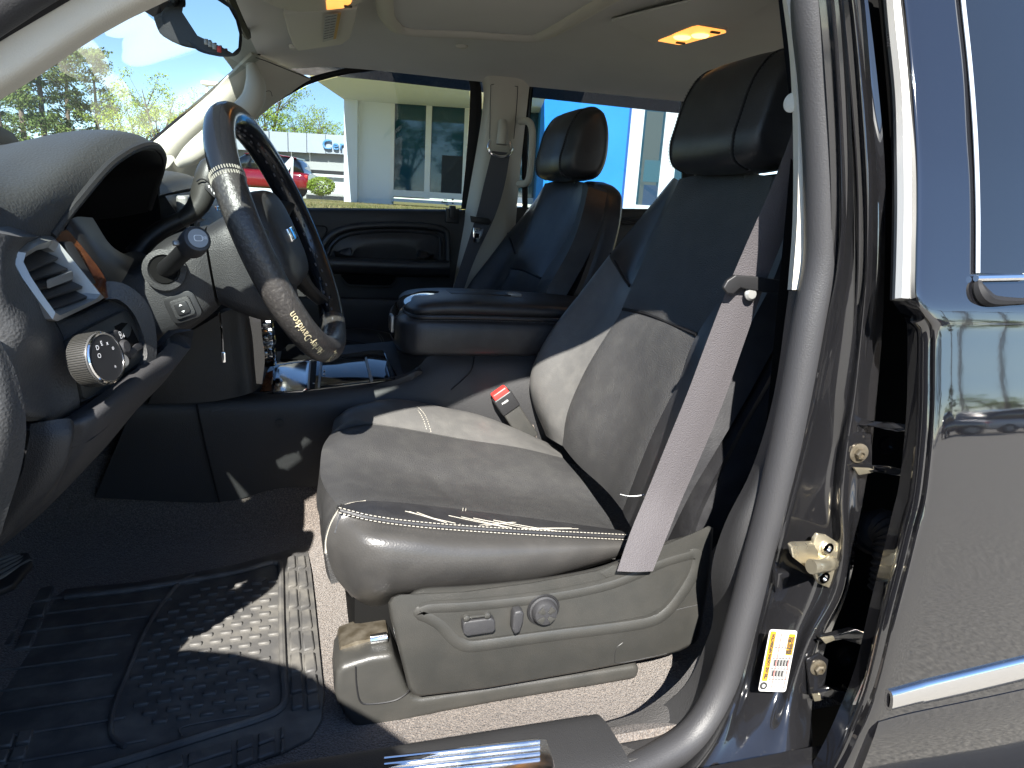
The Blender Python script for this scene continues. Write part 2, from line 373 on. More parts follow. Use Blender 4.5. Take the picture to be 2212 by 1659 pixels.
# passenger B pillar trim
bp = patch('pillar_trim', [P3([(1038,158,1.13),(1060,160,1.10),(1120,164,1.10),(1146,168,1.13)]), P3([(1043,230,1.145),(1062,232,1.10),(1112,236,1.10),(1138,236,1.14)]), P3([(1012,420,1.17),(1038,424,1.12),(1090,430,1.12),(1118,430,1.16)]), P3([(970,640,1.19),(1000,640,1.14),(1080,640,1.14),(1105,640,1.18)])], M['beige'], body, n=8, thick=.02)
tube('panel_line', P3([(1058,300,1.098),(1060,200,1.098),(1066,182,1.098),(1112,186,1.098),(1118,200,1.098),(1110,300,1.098)]), .0011, M['rubseal'], bp, seg=5)
tube('grab_handle', P3([(1124,262,1.10),(1143,264,1.06),(1150,290,1.04),(1147,350,1.04),(1140,392,1.06),(1120,398,1.10)]), .011, M['beige'], bp, seg=10)

# glass
ws = patch('windshield', [[V((.02,-.43,.245)), V((-.10,.0,.34)), V((-.13,.4,.365)), V((-.12,.8,.36)), V((-.10,1.12,.335))],
                          [V((-.22,-.45,.075)), V((-.38,.0,.16)), V((-.42,.4,.18)), V((-.40,.8,.175)), V((-.36,1.16,.14))],
                          [V((-.62,-.47,-.17)), V((-.80,.0,-.08)), V((-.86,.4,-.06)), V((-.83,.8,-.06)), V((-.72,1.20,-.12))]], M['glass_ws'], body, n=6, thick=0)
tube('windshield_seal', [P(300,-20,-.42)+V((0,.05,0)), V((-.10,.0,.335)), V((-.13,.4,.358)), V((-.12,.8,.352)), P(520,30,.95), P(554,100,1.04), P(552,118,1.05), P(450,207,1.09), P(345,296,1.13), P(240,385,1.16)], .009, M['seal'], ws, seg=6)
box('sensor_bracket', P(350,3,.40), (.06,.09,.02), M['plastic_dark'], ws, bevel=.006)

# driver side A pillar: trim and seal
d1, d0 = (P(330,0,-.45)-P(0,196,-.45)), P(0,196,-.45)
al = lambda t, off, Y: V((d0.x+d1.x*t-off*.55, Y, d0.z+d1.z*t+off*.8))
apn = patch('pillar_trim', [[al(t, 0, -.43), al(t, .004, -.455), al(t, .024, -.46)] for t in (-4, -1.5, 0, 1.05)]+[[V((.17,-.43,.285)), V((.17,-.455,.295)), V((.15,-.462,.315))], [V((.5,-.43,.325)), V((.5,-.452,.33)), V((.5,-.46,.345))], [V((1.2,-.43,.34)), V((1.2,-.45,.345)), V((1.2,-.458,.36))]], M['beige'], body, n=6, thick=.03)
tube('weatherstrip', [al(-4,.04,-.475), al(-1.5,.04,-.475), al(0,.042,-.475), al(1.05,.042,-.475), V((.15,-.477,.335)), V((.35,-.477,.35)), V((.44,-.476,.33)), V((.478,-.474,.27)), P(1752,0,-.468), P(1766,170,-.466), P(1775,333,-.466), P(1777,480,-.466), P(1772,580,-.466), P(1748,700,-.466), P(1714,880,-.466), P(1676,1060,-.466), P(1640,1200,-.466), P(1606,1329,-.47), P(1562,1479,-.478), P(1508,1575,-.488), P(1430,1635,-.50), P(1300,1690,-.515), P(1000,1760,-.53), P(500,1860,-.53)], .0195, M['rubseal'], body, seg=14, n=6)
patch('pillar_seal', [[al(t, .024, -.462), al(t, .05, -.478), al(t, .085, -.472)] for t in (-4,-1.5,0,1.05)], M['seal'], apn, n=6, thick=.01)
patch('roof_rail', [[V((x, -.47, z)), V((x, -.50, z+.03)), V((x, -.50, z+(.10 if x > .1 else .05)))] for x, z in ((-.25,.12),(-.05,.26),(.15,.335),(.5,.36),(1.2,.37),(2.3,.36))], M['paint_in'], body, n=4, thick=.03)
# B pillar: beige upper trim edge, grey lower trim
patch('upper_pillar_trim', [P3([(1686,-30,-.43),(1695,-30,-.45)]), P3([(1706,130,-.43),(1716,130,-.45)]), P3([(1713,300,-.43),(1724,300,-.45)]), P3([(1712,480,-.43),(1722,480,-.45)]), P3([(1701,626,-.43),(1711,626,-.45)])], M['beige'], body, n=4, thick=.05, face=(-1,-1,0))
lathe('trim_button', [(.010,0),(.010,.002),(.006,.004)], P(1712,222,-.432), (-1,-.3,0), M['beige'], body)
lt = patch('lower_pillar_trim', [P3([(1704,628,-.43),(1722,628,-.45),(1748,628,-.46)]), P3([(1672,850,-.425),(1690,850,-.45),(1716,850,-.46)]), P3([(1625,1010,-.42),(1648,1010,-.45),(1684,1010,-.46)]), P3([(1566,1130,-.41),(1600,1130,-.445),(1655,1130,-.462)]), P3([(1537,1230,-.40),(1580,1230,-.44),(1632,1230,-.464)]), P3([(1541,1330,-.40),(1570,1330,-.44),(1604,1330,-.466)]), P3([(1520,1400,-.41),(1545,1410,-.44),(1582,1410,-.47)]), P3([(1480,1480,-.42),(1515,1490,-.45),(1555,1490,-.48)]), P3([(1400,1545,-.43),(1430,1570,-.46),(1490,1580,-.49)]), P3([(1310,1585,-.44),(1330,1610,-.475),(1360,1640,-.505)])], M['plastic'], body, n=5, thick=.03)
# rear scuff panel (textured) and sill
sill = patch('sill_trim', [[V((x,-.405,-.668)), V((x,-.425,-.63)), V((x,-.45,-.606)), V((x,-.50,-.598)), V((x,-.54,-.602)), V((x,-.56,-.625))] for x in (-.8,-.3,0,.2,.345)], M['plastic'], body, n=5, thick=.02, face=(0,-.5,1))
patch('scuff_end_panel', [P3([(1307,1562,-.418),(1312,1590,-.45),(1330,1625,-.49),(1342,1650,-.515)]), P3([(1385,1535,-.415),(1400,1560,-.445),(1425,1590,-.475),(1440,1612,-.50)]), P3([(1460,1478,-.405),(1480,1500,-.43),(1505,1520,-.455),(1525,1535,-.475)]), P3([(1510,1415,-.40),(1532,1432,-.42),(1545,1440,-.44),(1555,1445,-.46)])], mat('sandy grain plastic', (.055,.053,.052), .6, bump=[('noise', 420, .002, .9)]), sill, n=6, thick=.02)
sp = prism('scuff_plate', [PZ(a,b,-.590) for a, b in ((620,1720),(1000,1612),(1160,1594),(1180,1596),(1196,1640),(1199,1655),(1190,1680),(900,1760))], (0,0,-.005), mat('brushed chrome plate', (.75,.74,.72), .22, metal=1, mottle=(50,.15,.35)), sill, bevel=.0015)
for k in range(4):
    a, b = PZ(830,1638+k*13,-.5895), PZ(1166,1601+k*13,-.5895)
    tube('scuff_rib', [a, b], .0016, M['chrome'], sp, seg=6, n=1)
# rocker and painted jamb below
patch('rocker_panel', [[V((x,-.545,-.615)), V((x,-.575,-.63)), V((x,-.59,-.68)), V((x,-.58,-.80)), V((x,-.53,-.92))] for x in (-.8,0,.5,.9,2.3)], M['paint_in'], body, n=5, thick=.02)
# painted B pillar jamb, traced row by row with its ridges
def jr(py, *c): return [P(a, py, Y) for a, Y in c]
J = [jr(-330,(1660,-.445),(1690,-.485),(1710,-.482),(1725,-.477),(1738,-.485),(1750,-.498),(1765,-.494),(1780,-.486),(1800,-.484)),
     jr(-170,(1730,-.45),(1748,-.49),(1760,-.487),(1772,-.482),(1786,-.49),(1798,-.503),(1810,-.499),(1824,-.491),(1838,-.489)),
     jr(-20,(1772,-.455),(1790,-.495),(1800,-.492),(1812,-.487),(1826,-.495),(1838,-.508),(1848,-.504),(1860,-.496),(1872,-.494)),
     jr(333,(1798,-.455),(1814,-.495),(1824,-.492),(1838,-.487),(1855,-.495),(1869,-.508),(1881,-.504),(1896,-.496),(1910,-.494)),
     jr(553,(1800,-.455),(1812,-.493),(1824,-.490),(1840,-.486),(1861,-.493),(1873,-.506),(1884,-.502),(1898,-.495),(1911,-.493)),
     jr(700,(1770,-.455),(1786,-.488),(1800,-.486),(1822,-.484),(1850,-.490),(1862,-.500),(1872,-.498),(1890,-.494),(1907,-.492)),
     jr(850,(1738,-.455),(1756,-.485),(1775,-.482),(1800,-.480),(1828,-.486),(1845,-.496),(1856,-.496),(1875,-.492),(1895,-.490)),
     jr(960,(1712,-.455),(1730,-.483),(1750,-.478),(1782,-.474),(1812,-.480),(1826,-.496),(1840,-.498),(1862,-.494),(1884,-.490)),
     jr(1071,(1685,-.455),(1702,-.484),(1722,-.478),(1760,-.474),(1795,-.480),(1815,-.498),(1832,-.500),(1848,-.494),(1866,-.49)),
     jr(1180,(1655,-.455),(1674,-.484),(1692,-.476),(1735,-.470),(1790,-.476),(1818,-.498),(1832,-.50),(1840,-.494),(1850,-.49)),
     jr(1280,(1632,-.455),(1650,-.484),(1670,-.478),(1710,-.474),(1760,-.480),(1800,-.498),(1818,-.50),(1824,-.494),(1830,-.49)),
     jr(1380,(1604,-.46),(1625,-.488),(1645,-.482),(1680,-.480),(1720,-.484),(1745,-.500),(1765,-.502),(1778,-.496),(1790,-.49)),
     jr(1500,(1562,-.47),(1592,-.50),(1615,-.496),(1645,-.494),(1680,-.496),(1705,-.508),(1725,-.510),(1742,-.505),(1756,-.50)),
     jr(1600,(1512,-.49),(1548,-.520),(1580,-.522),(1615,-.522),(1650,-.526),(1690,-.535),(1715,-.537),(1735,-.535),(1755,-.53)),
     jr(1700,(1420,-.52),(1480,-.545),(1530,-.552),(1580,-.556),(1630,-.56),(1680,-.565),(1715,-.567),(1740,-.565),(1760,-.56))]
jamb = patch('door_jamb', J, M['paint_in'], body, n=5, nv=6, thick=.012, face=(-.3,-1,0))
bx = mk('gap_blocker', [(.60,-.40,-.8),(.98,-.40,-.8),(.98,-.40,.4),(.485,-.40,.4),(.485,-.40,.25),(.535,-.40,.10),(.56,-.40,-.2)], [(0,1,2,3,4,5)], M['void'], body)  # added black sheet that closes the door gap and stops a sun leak
# door latch striker
st = prism('striker_plate', P3([(1768,1154,-.492),(1788,1158,-.492),(1822,1180,-.492),(1826,1205,-.492),(1818,1262,-.492),(1800,1274,-.492),(1770,1262,-.492),(1758,1240,-.492),(1752,1200,-.492),(1760,1165,-.492)]), (0,.006,0), M['steel'], jamb, bevel=.0015)
lp = P3([(1795,1216,-.497),(1770,1222,-.535),(1752,1224,-.54)])
tube('striker_pin', [lp[0], lp[1], lp[2]], [.009,.0075,.0085], M['steel'], st, seg=12, n=3)
prism('striker_guide', P3([(1708,1184,-.52),(1716,1180,-.52),(1760,1178,-.505),(1768,1190,-.50),(1772,1240,-.50),(1756,1238,-.52),(1712,1204,-.52)]), (.004,.012,0), M['steel'], st, bevel=.002)
for a, b in ((1786,1183),(1778,1246)): lathe('bolt', [(.0075,0),(.0075,.003),(.004,.0032),(.004,.001)], P(a,b,-.493), (0,-1,0), M['chrome'], st, seg=12)
prism('latch_hook', P3([(1668,1228,-.484),(1690,1226,-.484),(1696,1234,-.484),(1676,1240,-.484),(1678,1262,-.484),(1665,1258,-.484)]), (0,-.012,0), M['paint_in'], jamb, bevel=.001)
# tyre information label on the lower jamb
la, lb = P(1657,1354,-.507), P(1632,1487,-.515); lc = P(1712,1381,-.513)
lyv = lb-la; LH = lyv.length; lyv.normalize(); lx = lc-la; lx = lx-lyv*lx.dot(lyv); LWd = lx.length; lx.normalize(); lnn = lx.cross(lyv)
if lnn.dot(EYE-la) < 0: lnn = -lnn
LO = la+lnn*.006
def lab(u, v, w_, h_, lift, m, name, r=.0015):
    c = LO+lx*(u*LWd)+lyv*(v*LH)+lnn*lift
    return prism(name, [c+lx*(x*1)+lyv*y for x, y in [(a+w_*LWd/2, b+h_*LH/2) for a, b in rrect(w_*LWd, h_*LH, r, 2)]], -lnn*.0003, m, None, smooth=False)
stk = lab(0,0,1,1,0,M['sticker'],'information_label',.003); adopt(stk, jamb)
for nm, a in (('yellow_band',(.05,.03,.20,.80)),('yellow_band',(.72,.06,.24,.34))): adopt(lab(*a,.0004,M['yellow'],nm), stk)
for k in range(6): adopt(lab(.33+.11*k,.06+(.36 if k>3 else 0),.022,.88-(.36 if k>3 else 0),.0004,M['red_print' if k in (1,5) else 'grey_print'],'ruled_line',.0001), stk)
for k in range(4): adopt(lab(.30,.28+.17*k,.64,.012,.0004,M['grey_print'],'ruled_line',.0001), stk)
for k in range(9):
    u = .37+.11*(k % 5); v = .44+.17*(k//5)+.04
    adopt(lab(u,v,.055,.10,.0005,M['black_print'],'printed_figure',.0002), stk)
dc = LO+lx*(.15*LWd)+lyv*(.905*LH)+lnn*.0004
lathe('round_emblem', [(.0048,0),(.0048,.0002)], dc, lnn, M['black_print'], stk, seg=20); lathe('emblem_ring', [(.0022,.0002),(.0022,.0004)], dc, lnn, M['sticker'], stk, seg=16)
text('lettering', 'TIRE AND LOADING INFORMATION', LO+lx*(.21*LWd)+lyv*(.79*LH), -lyv, lnn.cross(-lyv), .0052, M['black_print'], stk, lift=.0009, width=.72*LH, bold=.00035) if (-lyv).cross(lnn.cross(-lyv)).dot(lnn) > 0 else None
for k, s_ in enumerate(('SEE OWNER\'S', 'MANUAL FOR', 'INFORMATION')):
    text('lettering', s_, LO+lx*((.79+.065*k)*LWd)+lyv*(.38*LH), -lyv, lnn.cross(-lyv), .0034, M['black_print'], stk, lift=.0009, width=.28*LH, bold=.0002)

# ================================================================== REAR DRIVER-SIDE DOOR (closed)
def ys(z):
    pts = [(-.95,-.575),(-.75,-.596),(-.55,-.608),(-.42,-.607),(-.30,-.599),(-.20,-.587),(-.11,-.570),(-.075,-.566),(-.03,-.553),(.1,-.515),(.25,-.462),(.42,-.40)]
    if z <= pts[0][0]: return pts[0][1]
    for (a, b), (c, d) in zip(pts, pts[1:]):
        if z <= c: return b+(d-b)*(z-a)/(c-a)
    return pts[-1][1]
def PS(px, py, off=0):
    Y = -.58
    for _ in range(14): p = P(px, py, Y); Y = .5*Y+.5*(ys(p.z)+off)
    return P(px, py, Y)
rd = thing('rear_door', 'glossy black closed rear car door with chrome moulding, behind the open front doorway', 'car door', (1.0,-.55,GZ))
edge = [(1938,-120),(1957,0),(1973,160),(1985,333),(1987,450),(1985,560),(1985,650),(2003,685),(2020,716),(2021,800),(2020,880),(2014,970),(2001,1080),(1984,1150),(1962,1240),(1936,1340),(1899,1490),(1860,1590),(1822,1670),(1770,1760)]
skin = []
for a, b in edge:
    e = PS(a, b)
    row = [e+V((.004,.040,0)), e+V((.0,.020,0)), e+V((-.0005,.006,0)), e+V((.001,.0008,0)), e+V((.012,-.0008,0))]
    for dx in (.05,.12,.25,.5,.95):
        x = e.x+dx; row.append(V((x, ys(e.z)-.0008, e.z)))
    skin.append(row)
doorskin = patch('door_skin', skin, M['paint'], rd, n=4, nv=4, thick=.004, face=(0,-1,0))
tube('edge_bead', [PS(a-19,b,.014) for a, b in edge[7:]], .0088, M['paint'], rd, seg=12)
# window frame edge: ribbed seal and bright edge moulding of the rear door frame
fe = [(1938,-60),(1948,60),(1962,200),(1966,333),(1967,450),(1965,560),(1962,648)]
tube('frame_edge_moulding', [PS(a-7,b,.012)+V((0,.004,0)) for a, b in fe], .0088, M['silver'], rd, seg=8, sx=1, sy=1)
tube('edge_seal', [PS(a-26,b,.03) for a, b in fe], .006, M['seal'], rd, seg=8)
boxes('seal_ribs', [(PS(1926+ (16 if b > 100 else 0)+(8 if b > 250 else 0), b, .018), (.008,.004,.0018)) for b in range(-20, 640, 6)], M['rubseal'], rd)
# rear side window with belt seal
wl = [(2068,-120),(2080,0),(2096,150),(2107,300),(2112,450),(2112,590)]
gl = patch('window_glass', [[PS(a,b,-.004), PS(a,b,-.004)+V((.25,0,0)), PS(a,b,-.004)+V((.7,0,0))] for a, b in wl], M['carglass'], rd, n=4, thick=.003, face=(0,-1,0))
tube('window_seal', [PS(a,b,-.004) for a, b in wl], .0022, mat('bright seal edge', (.25,.28,.32), .25), gl, seg=6)
tube('belt_moulding', [PS(2108,601,-.005), PS(2160,600,-.005), PS(2212,599,-.005), PS(2300,598,-.005), PS(2300,598,-.005)+V((.5,0,0))], .0035, M['chrome'], rd, seg=8)
tube('belt_seal', [PS(2114,602,-.004), PS(2113,620,-.004), PS(2124,640,-.004), PS(2150,650,-.004), PS(2212,651,-.004), PS(2300,651,-.004), PS(2300,651,-.004)+V((.5,0,0))], [.002,.006,.008,.006,.0035,.0035,.0035], M['seal'], rd, seg=8)
# chrome body moulding
cm = [PS(1922,1493,-.006), PS(1930,1490,-.006)]
def mouldrow(a, b, h): 
    p = PS(a, b, -.001); q = PS(a-4, b+h, -.001)
    return [p+V((0,.006,.0)), p+V((0,-.004,-.0005)), p.lerp(q,.5)+V((0,-.0065,0)), q+V((0,-.004,.0005)), q+V((0,.006,0))]
mo = patch('chrome_moulding', [mouldrow(1921,1492,40), mouldrow(1985,1475,41), mouldrow(2000,1471,44), mouldrow(2100,1447,46), mouldrow(2212,1420,46), mouldrow(2420,1370,46)], M['chrome'], rd, n=4, thick=.004, face=(0,-1,0))
lo = patch('lower_cladding', [[PS(1898,1560,-.002), PS(1884,1602,-.006), PS(1850,1690,-.006)], [PS(1975,1540,-.002), PS(1955,1600,-.006), PS(1930,1690,-.006)], [PS(2212,1490,-.002), PS(2212,1560,-.006), PS(2212,1690,-.006)], [PS(2500,1420,-.002), PS(2500,1500,-.006), PS(2500,1690,-.006)]], M['paint'], rd, n=4, thick=.006, face=(0,-1,0))
patch('running_board', [[V((x,-.62,-.83)), V((x,-.66,-.80)), V((x,-.74,-.80)), V((x,-.77,-.83))] for x in (.62,.9,1.4,2.2)], M['plastic'], rd, n=4, thick=.05, face=(0,-.5,1))
# hinges
def hinge(y0, y1, label):
    h = thing('door_hinge', label, 'hinge', P(1840,(y0+y1)/2,-.49), 'hinges of the rear door')
    ang = lambda a, b, Y: P(a, b, Y)
    s = y1-y0
    prism('upper_leaf', [ang(1852,y0+6,-.497), ang(1890,y0,-.50), ang(1925,y0+2,-.53), ang(1972,y0+4,-.545), ang(1972,y0+18,-.545), ang(1940,y0+20,-.54), ang(1900,y0+12,-.505)], (.0,.012,-.002), M['paint_in'], h, bevel=.0015)
    prism('lower_leaf', [ang(1838,y1-14,-.500), ang(1880,y1-12,-.500), ang(1930,y1-10,-.53), ang(1968,y1-4,-.545), ang(1968,y1+12,-.545), ang(1930,y1+6,-.53), ang(1880,y1-2,-.50), ang(1840,y1-4,-.50)], (0,.012,-.002), M['paint_in'], h, bevel=.0015)
    prism('mounting_plate', [ang(1832,y0+30,-.498), ang(1850,y0+22,-.498), ang(1884,y0+26,-.498), ang(1884,y1-12,-.498), ang(1846,y1-8,-.498), ang(1828,y1-34,-.498)], (0,.004,0), M['paint_in'], h, bevel=.001)
    prism('worn_tab', [ang(1840,y1-12,-.502), ang(1878,y1-10,-.502), ang(1882,y1-2,-.502), ang(1850,y1+4,-.502)], (0,-.004,0), M['steel'], h, bevel=.0008)
    bo = lathe('bolt_washer', [(.0115,0),(.0115,.002),(.008,.003)], ang(1854,(y0+y1)/2+12,-.499), (-.15,-1,0), M['rail'], h, seg=20); lathe('bolt_head', [(.0068,.002),(.0068,.007),(.0055,.0085),(.003,.0085),(.003,.006)], ang(1854,(y0+y1)/2+12,-.499), (-.15,-1,0), M['rail'], bo, seg=6)
    lathe('inner_bolt', [(.010,0),(.010,.008),(.006,.008),(.006,.004)], ang(1912,(y0+y1)/2-8,-.47), (-.2,-1,0), M['paint_in'], h, seg=12)
    return h
hinge(912, 1020, 'upper black steel door hinge with worn zinc bolt in the gap of the rear door')
def hinge2():
    h = thing('door_hinge', 'lower dirty steel door hinge beside the yellow and white label', 'hinge', P(1770,1440,-.50), 'hinges of the rear door')
    prism('upper_leaf', P3([(1770,1374,-.51),(1790,1378,-.51),(1850,1362,-.53),(1895,1376,-.555),(1893,1400,-.555),(1860,1392,-.54),(1820,1380,-.51),(1775,1388,-.51)]), (0,.012,-.002), M['paint_in'], h, bevel=.0015)
    prism('lower_leaf', P3([(1750,1500,-.512),(1800,1490,-.53),(1850,1500,-.545),(1870,1520,-.555),(1845,1540,-.55),(1800,1510,-.53),(1760,1512,-.515)]), (0,.012,-.002), M['paint_in'], h, bevel=.0015)
    prism('mounting_plate', P3([(1744,1430,-.510),(1770,1412,-.510),(1790,1425,-.510),(1782,1480,-.512),(1775,1510,-.514),(1752,1512,-.514)]), (0,.004,0), M['paint_in'], h, bevel=.001)
    prism('worn_tab', P3([(1752,1498,-.517),(1776,1496,-.517),(1772,1510,-.517),(1756,1512,-.517)]), (0,-.003,0), M['steel'], h, bevel=.0008)
    prism('worn_tab', P3([(1770,1376,-.517),(1798,1372,-.517),(1800,1380,-.517),(1780,1388,-.517)]), (0,-.003,0), M['steel'], h, bevel=.0008)
    bo = lathe('bolt_washer', [(.0105,0),(.0105,.002),(.0075,.003)], P(1766,1441,-.511), (-.15,-1,0), M['rail'], h, seg=20); lathe('bolt_head', [(.0064,.002),(.0064,.007),(.005,.0085),(.003,.0085),(.003,.006)], P(1766,1441,-.511), (-.15,-1,0), M['rail'], bo, seg=6)
    lathe('inner_bolt', [(.011,0),(.011,.008),(.006,.008),(.006,.004)], P(1823,1413,-.49), (-.2,-1,0), M['paint_in'], h, seg=12)
    tube('check_arm', P3([(1810,1490,-.49),(1830,1505,-.50),(1860,1525,-.52)]), .011, M['paint_in'], h, seg=8)
hinge2()
# rubber wiring boot
wb = thing('wiring_boot', 'ribbed black rubber wiring boot in the dark gap of the rear door', 'wiring boot', P(1920,1180,-.47))
bp_ = P3([(1886,1150,-.46),(1910,1140,-.48),(1930,1170,-.50),(1925,1230,-.51),(1918,1280,-.515)])
pc = cat(bp_, 8)
tube('bellows', pc, [.020+.004*(i % 2) for i in range(len(pc))], M['seal'], wb, seg=12, smooth_path=False)
lathe('collar', [(.028,0),(.028,.008),(.022,.012)], pc[0], (pc[0]-pc[3]), M['seal'], wb, seg=16)

# ================================================================== PASSENGER FRONT DOOR
pd = thing('passenger_door', 'black padded inner side of the closed passenger front door with window', 'car door', (.25,1.2,GZ))
Yd = 1.185
patch('upper_panel', [P3([(380,440,Yd+.02),(620,448,Yd+.02),(800,450,Yd+.02),(1012,453,Yd+.02)]), P3([(380,458,Yd-.012),(620,462,Yd-.012),(800,464,Yd-.012),(1010,466,Yd-.012)]), P3([(380,540,Yd-.01),(620,545,Yd-.01),(800,550,Yd-.01),(1000,555,Yd-.01)]), P3([(380,760,Yd),(620,760,Yd),(800,760,Yd),(985,760,Yd)])], M['plastic'], pd, n=6, thick=.03)
# padded insert with double welt
arch = [(690,548),(705,520),(730,500),(775,489),(850,486),(920,489),(958,497),(967,515),(968,562)]
tube('insert_welt', [P(a,b,Yd-.02) for a, b in arch], .011, M['leather'], pd, seg=10)
arch2 = [(706,551),(718,528),(742,510),(785,501),(850,498),(915,501),(944,508),(951,523),(951,558)]
tube('inner_welt', [P(a,b,Yd-.022) for a, b in arch2], .006, M['leather'], pd, seg=8)
top = [(712,552),(730,524),(770,508),(850,503),(920,507),(943,520),(944,558)]
patch('padded_insert', [[P(a,b,Yd-.018) for a, b in top], [P(a*.6+832*.4, b*.6+552*.4, Yd-.026) for a, b in top], [P(712+i*(232/6), 556+i*.8, Yd-.018) for i in range(7)]], M['leather'], pd, n=5, thick=.02)
ar = loft('armrest', [[P(a,b,Y) for b, Y in ((556+k,Yd),(558+k,Yd-.085),(566+k,Yd-.10),(578+k,Yd-.095),(588+k,Yd-.07),(588+k,Yd))] for a, k in ((560,-6),(700,0),(800,4),(900,8),(962,8),(972,10))], M['leather'], pd, n=5, nr=5)
stitches('stitching', P3([(700,571,Yd-.1),(800,575,Yd-.1),(960,580,Yd-.1)]), M['stitch_dk'], ar)
patch('wood_trim', [P3([(640,556,Yd-.10),(690,556,Yd-.10),(716,560,Yd-.095)]), P3([(640,566,Yd-.105),(690,566,Yd-.105),(712,568,Yd-.10)])], M['wood'], ar, n=4, thick=.004)
pk = [(737,588),(851,594),(857,600),(848,614),(836,618),(760,616),(746,610),(738,600)]
prism('pull_pocket', [P(a,b,Yd-.030) for a, b in pk], (0,.01,0), M['void'], pd, bevel=.002)
tube('pocket_lip', [P(a,b,Yd-.031) for a, b in pk[2:]], .003, M['plastic'], pd, seg=6)
patch('lower_panel', [P3([(620,640,Yd-.03),(760,642,Yd-.03),(985,648,Yd-.03)]), P3([(620,660,Yd-.045),(760,662,Yd-.045),(985,668,Yd-.045)]), P3([(620,790,Yd-.03),(760,790,Yd-.03),(985,790,Yd-.03)])], M['plastic'], pd, n=5, thick=.02)
tube('mirror_patch_line', P3([(640,487,Yd-.018),(695,488,Yd-.018),(706,494,Yd-.018),(704,504,Yd-.018),(690,524,Yd-.018),(660,550,Yd-.018)]), .0022, M['seal'], pd, seg=6)
lk = box('lock_bezel', P(977,466,Yd-.014), (.045,.012,.045), M['plastic_dark'], pd, bevel=.004); box('lock_pin', P(977,458,Yd-.02), (.02,.02,.04), M['plastic_dark'], lk, bevel=.004)
# window
arcO = [(520,262,1.165),(558,232,1.155),(610,200,1.15),(670,171,1.145),(754,145,1.14),(838,136,1.138),(955,138,1.138),(1010,146,1.14),(1034,170,1.143),(1041,220,1.15),(1035,330,1.17),(1025,452,1.19)]
arcI = [(545,262,1.17),(586,230,1.16),(630,203,1.155),(675,180,1.15),(754,160,1.145),(852,151,1.143),(960,154,1.143),(1000,160,1.145),(1013,178,1.148),(1015,215,1.155),(1008,330,1.175),(996,452,1.195)]
patch('window_frame', [P3(arcO), [P(a,b,c-.004) for (a,b,c) in [((o[0]+i[0])/2,(o[1]+i[1])/2,(o[2]+i[2])/2) for o, i in zip(arcO, arcI)]], P3(arcI)], M['seal'], pd, n=4, thick=.02)
gw = [P(a,b,c+.006) for a,b,c in arcI]
gc = P(800,330,1.18)
gpts = gw+[P(996,470,1.205), P(750,468,1.205), P(470,460,1.205), P(470,330,1.19)]
mk('window_glass', gpts+[P(780,340,1.185)], [(i,(i+1) % len(gpts), len(gpts)) for i in range(len(gpts))], M['glass_side'], pd, smooth=False)
for k, (a, b, w_, h_) in enumerate(((962,432,.012,.003),(962,438,.016,.004),(966,443,.010,.003),(978,431,.006,.006),(978,439,.006,.005),(955,436,.003,.009))):
    box('etched_mark', P(a,b,1.198), (w_,.0005,h_), M['grey_print'], pd)

# ================================================================== PASSENGER REAR DOOR (seen between the seats)
pr = thing('passenger_rear_door', 'dark inner side of the closed rear passenger door, seen between the two seats', 'car door', (1.1,1.2,GZ))
patch('door_panel', [P3([(1100,452,Yd+.02),(1300,456,Yd+.02),(1600,462,Yd+.02)]), P3([(1100,470,Yd-.01),(1300,474,Yd-.01),(1600,480,Yd-.01)]), P3([(1080,700,Yd),(1300,720,Yd),(1600,760,Yd)])], M['plastic'], pr, n=6, thick=.03)
tube('panel_welt', P3([(1285,500,Yd-.02),(1310,486,Yd-.02),(1350,480,Yd-.02),(1420,482,Yd-.02)]), .009, M['leather'], pr, seg=8)
rO = [(1128,452,1.185),(1136,300,1.16),(1144,190,1.14),(1152,166,1.135),(1180,155,1.13),(1300,158,1.13),(1400,168,1.13),(1455,180,1.132),(1485,198,1.136),(1500,240,1.145),(1500,456,1.185)]
rI = [(1140,452,1.187),(1141,300,1.165),(1148,195,1.145),(1158,177,1.14),(1190,173,1.137),(1300,178,1.137),(1390,184,1.137),(1445,194,1.139),(1464,206,1.142),(1474,240,1.15),(1474,456,1.187)]
patch('window_frame', [P3(rO), [P((o[0]+i[0])/2,(o[1]+i[1])/2,(o[2]+i[2])/2-.004) for o, i in zip(rO, rI)], P3(rI)], M['seal'], pr, n=4, thick=.02)
gr = [P(a,b,c+.006) for a,b,c in rI]+[P(1474,475,1.2), P(1140,470,1.2)]
mk('window_glass', gr+[P(1300,330,1.175)], [(i,(i+1) % len(gr), len(gr)) for i in range(len(gr))], M['glass_rear'], pr, smooth=False)
patch('rear_pillar_trim', [P3([(1500,150,1.12),(1640,150,1.12)]), P3([(1500,470,1.19),(1640,470,1.19)])], M['beige'], pr, n=4, thick=.02)

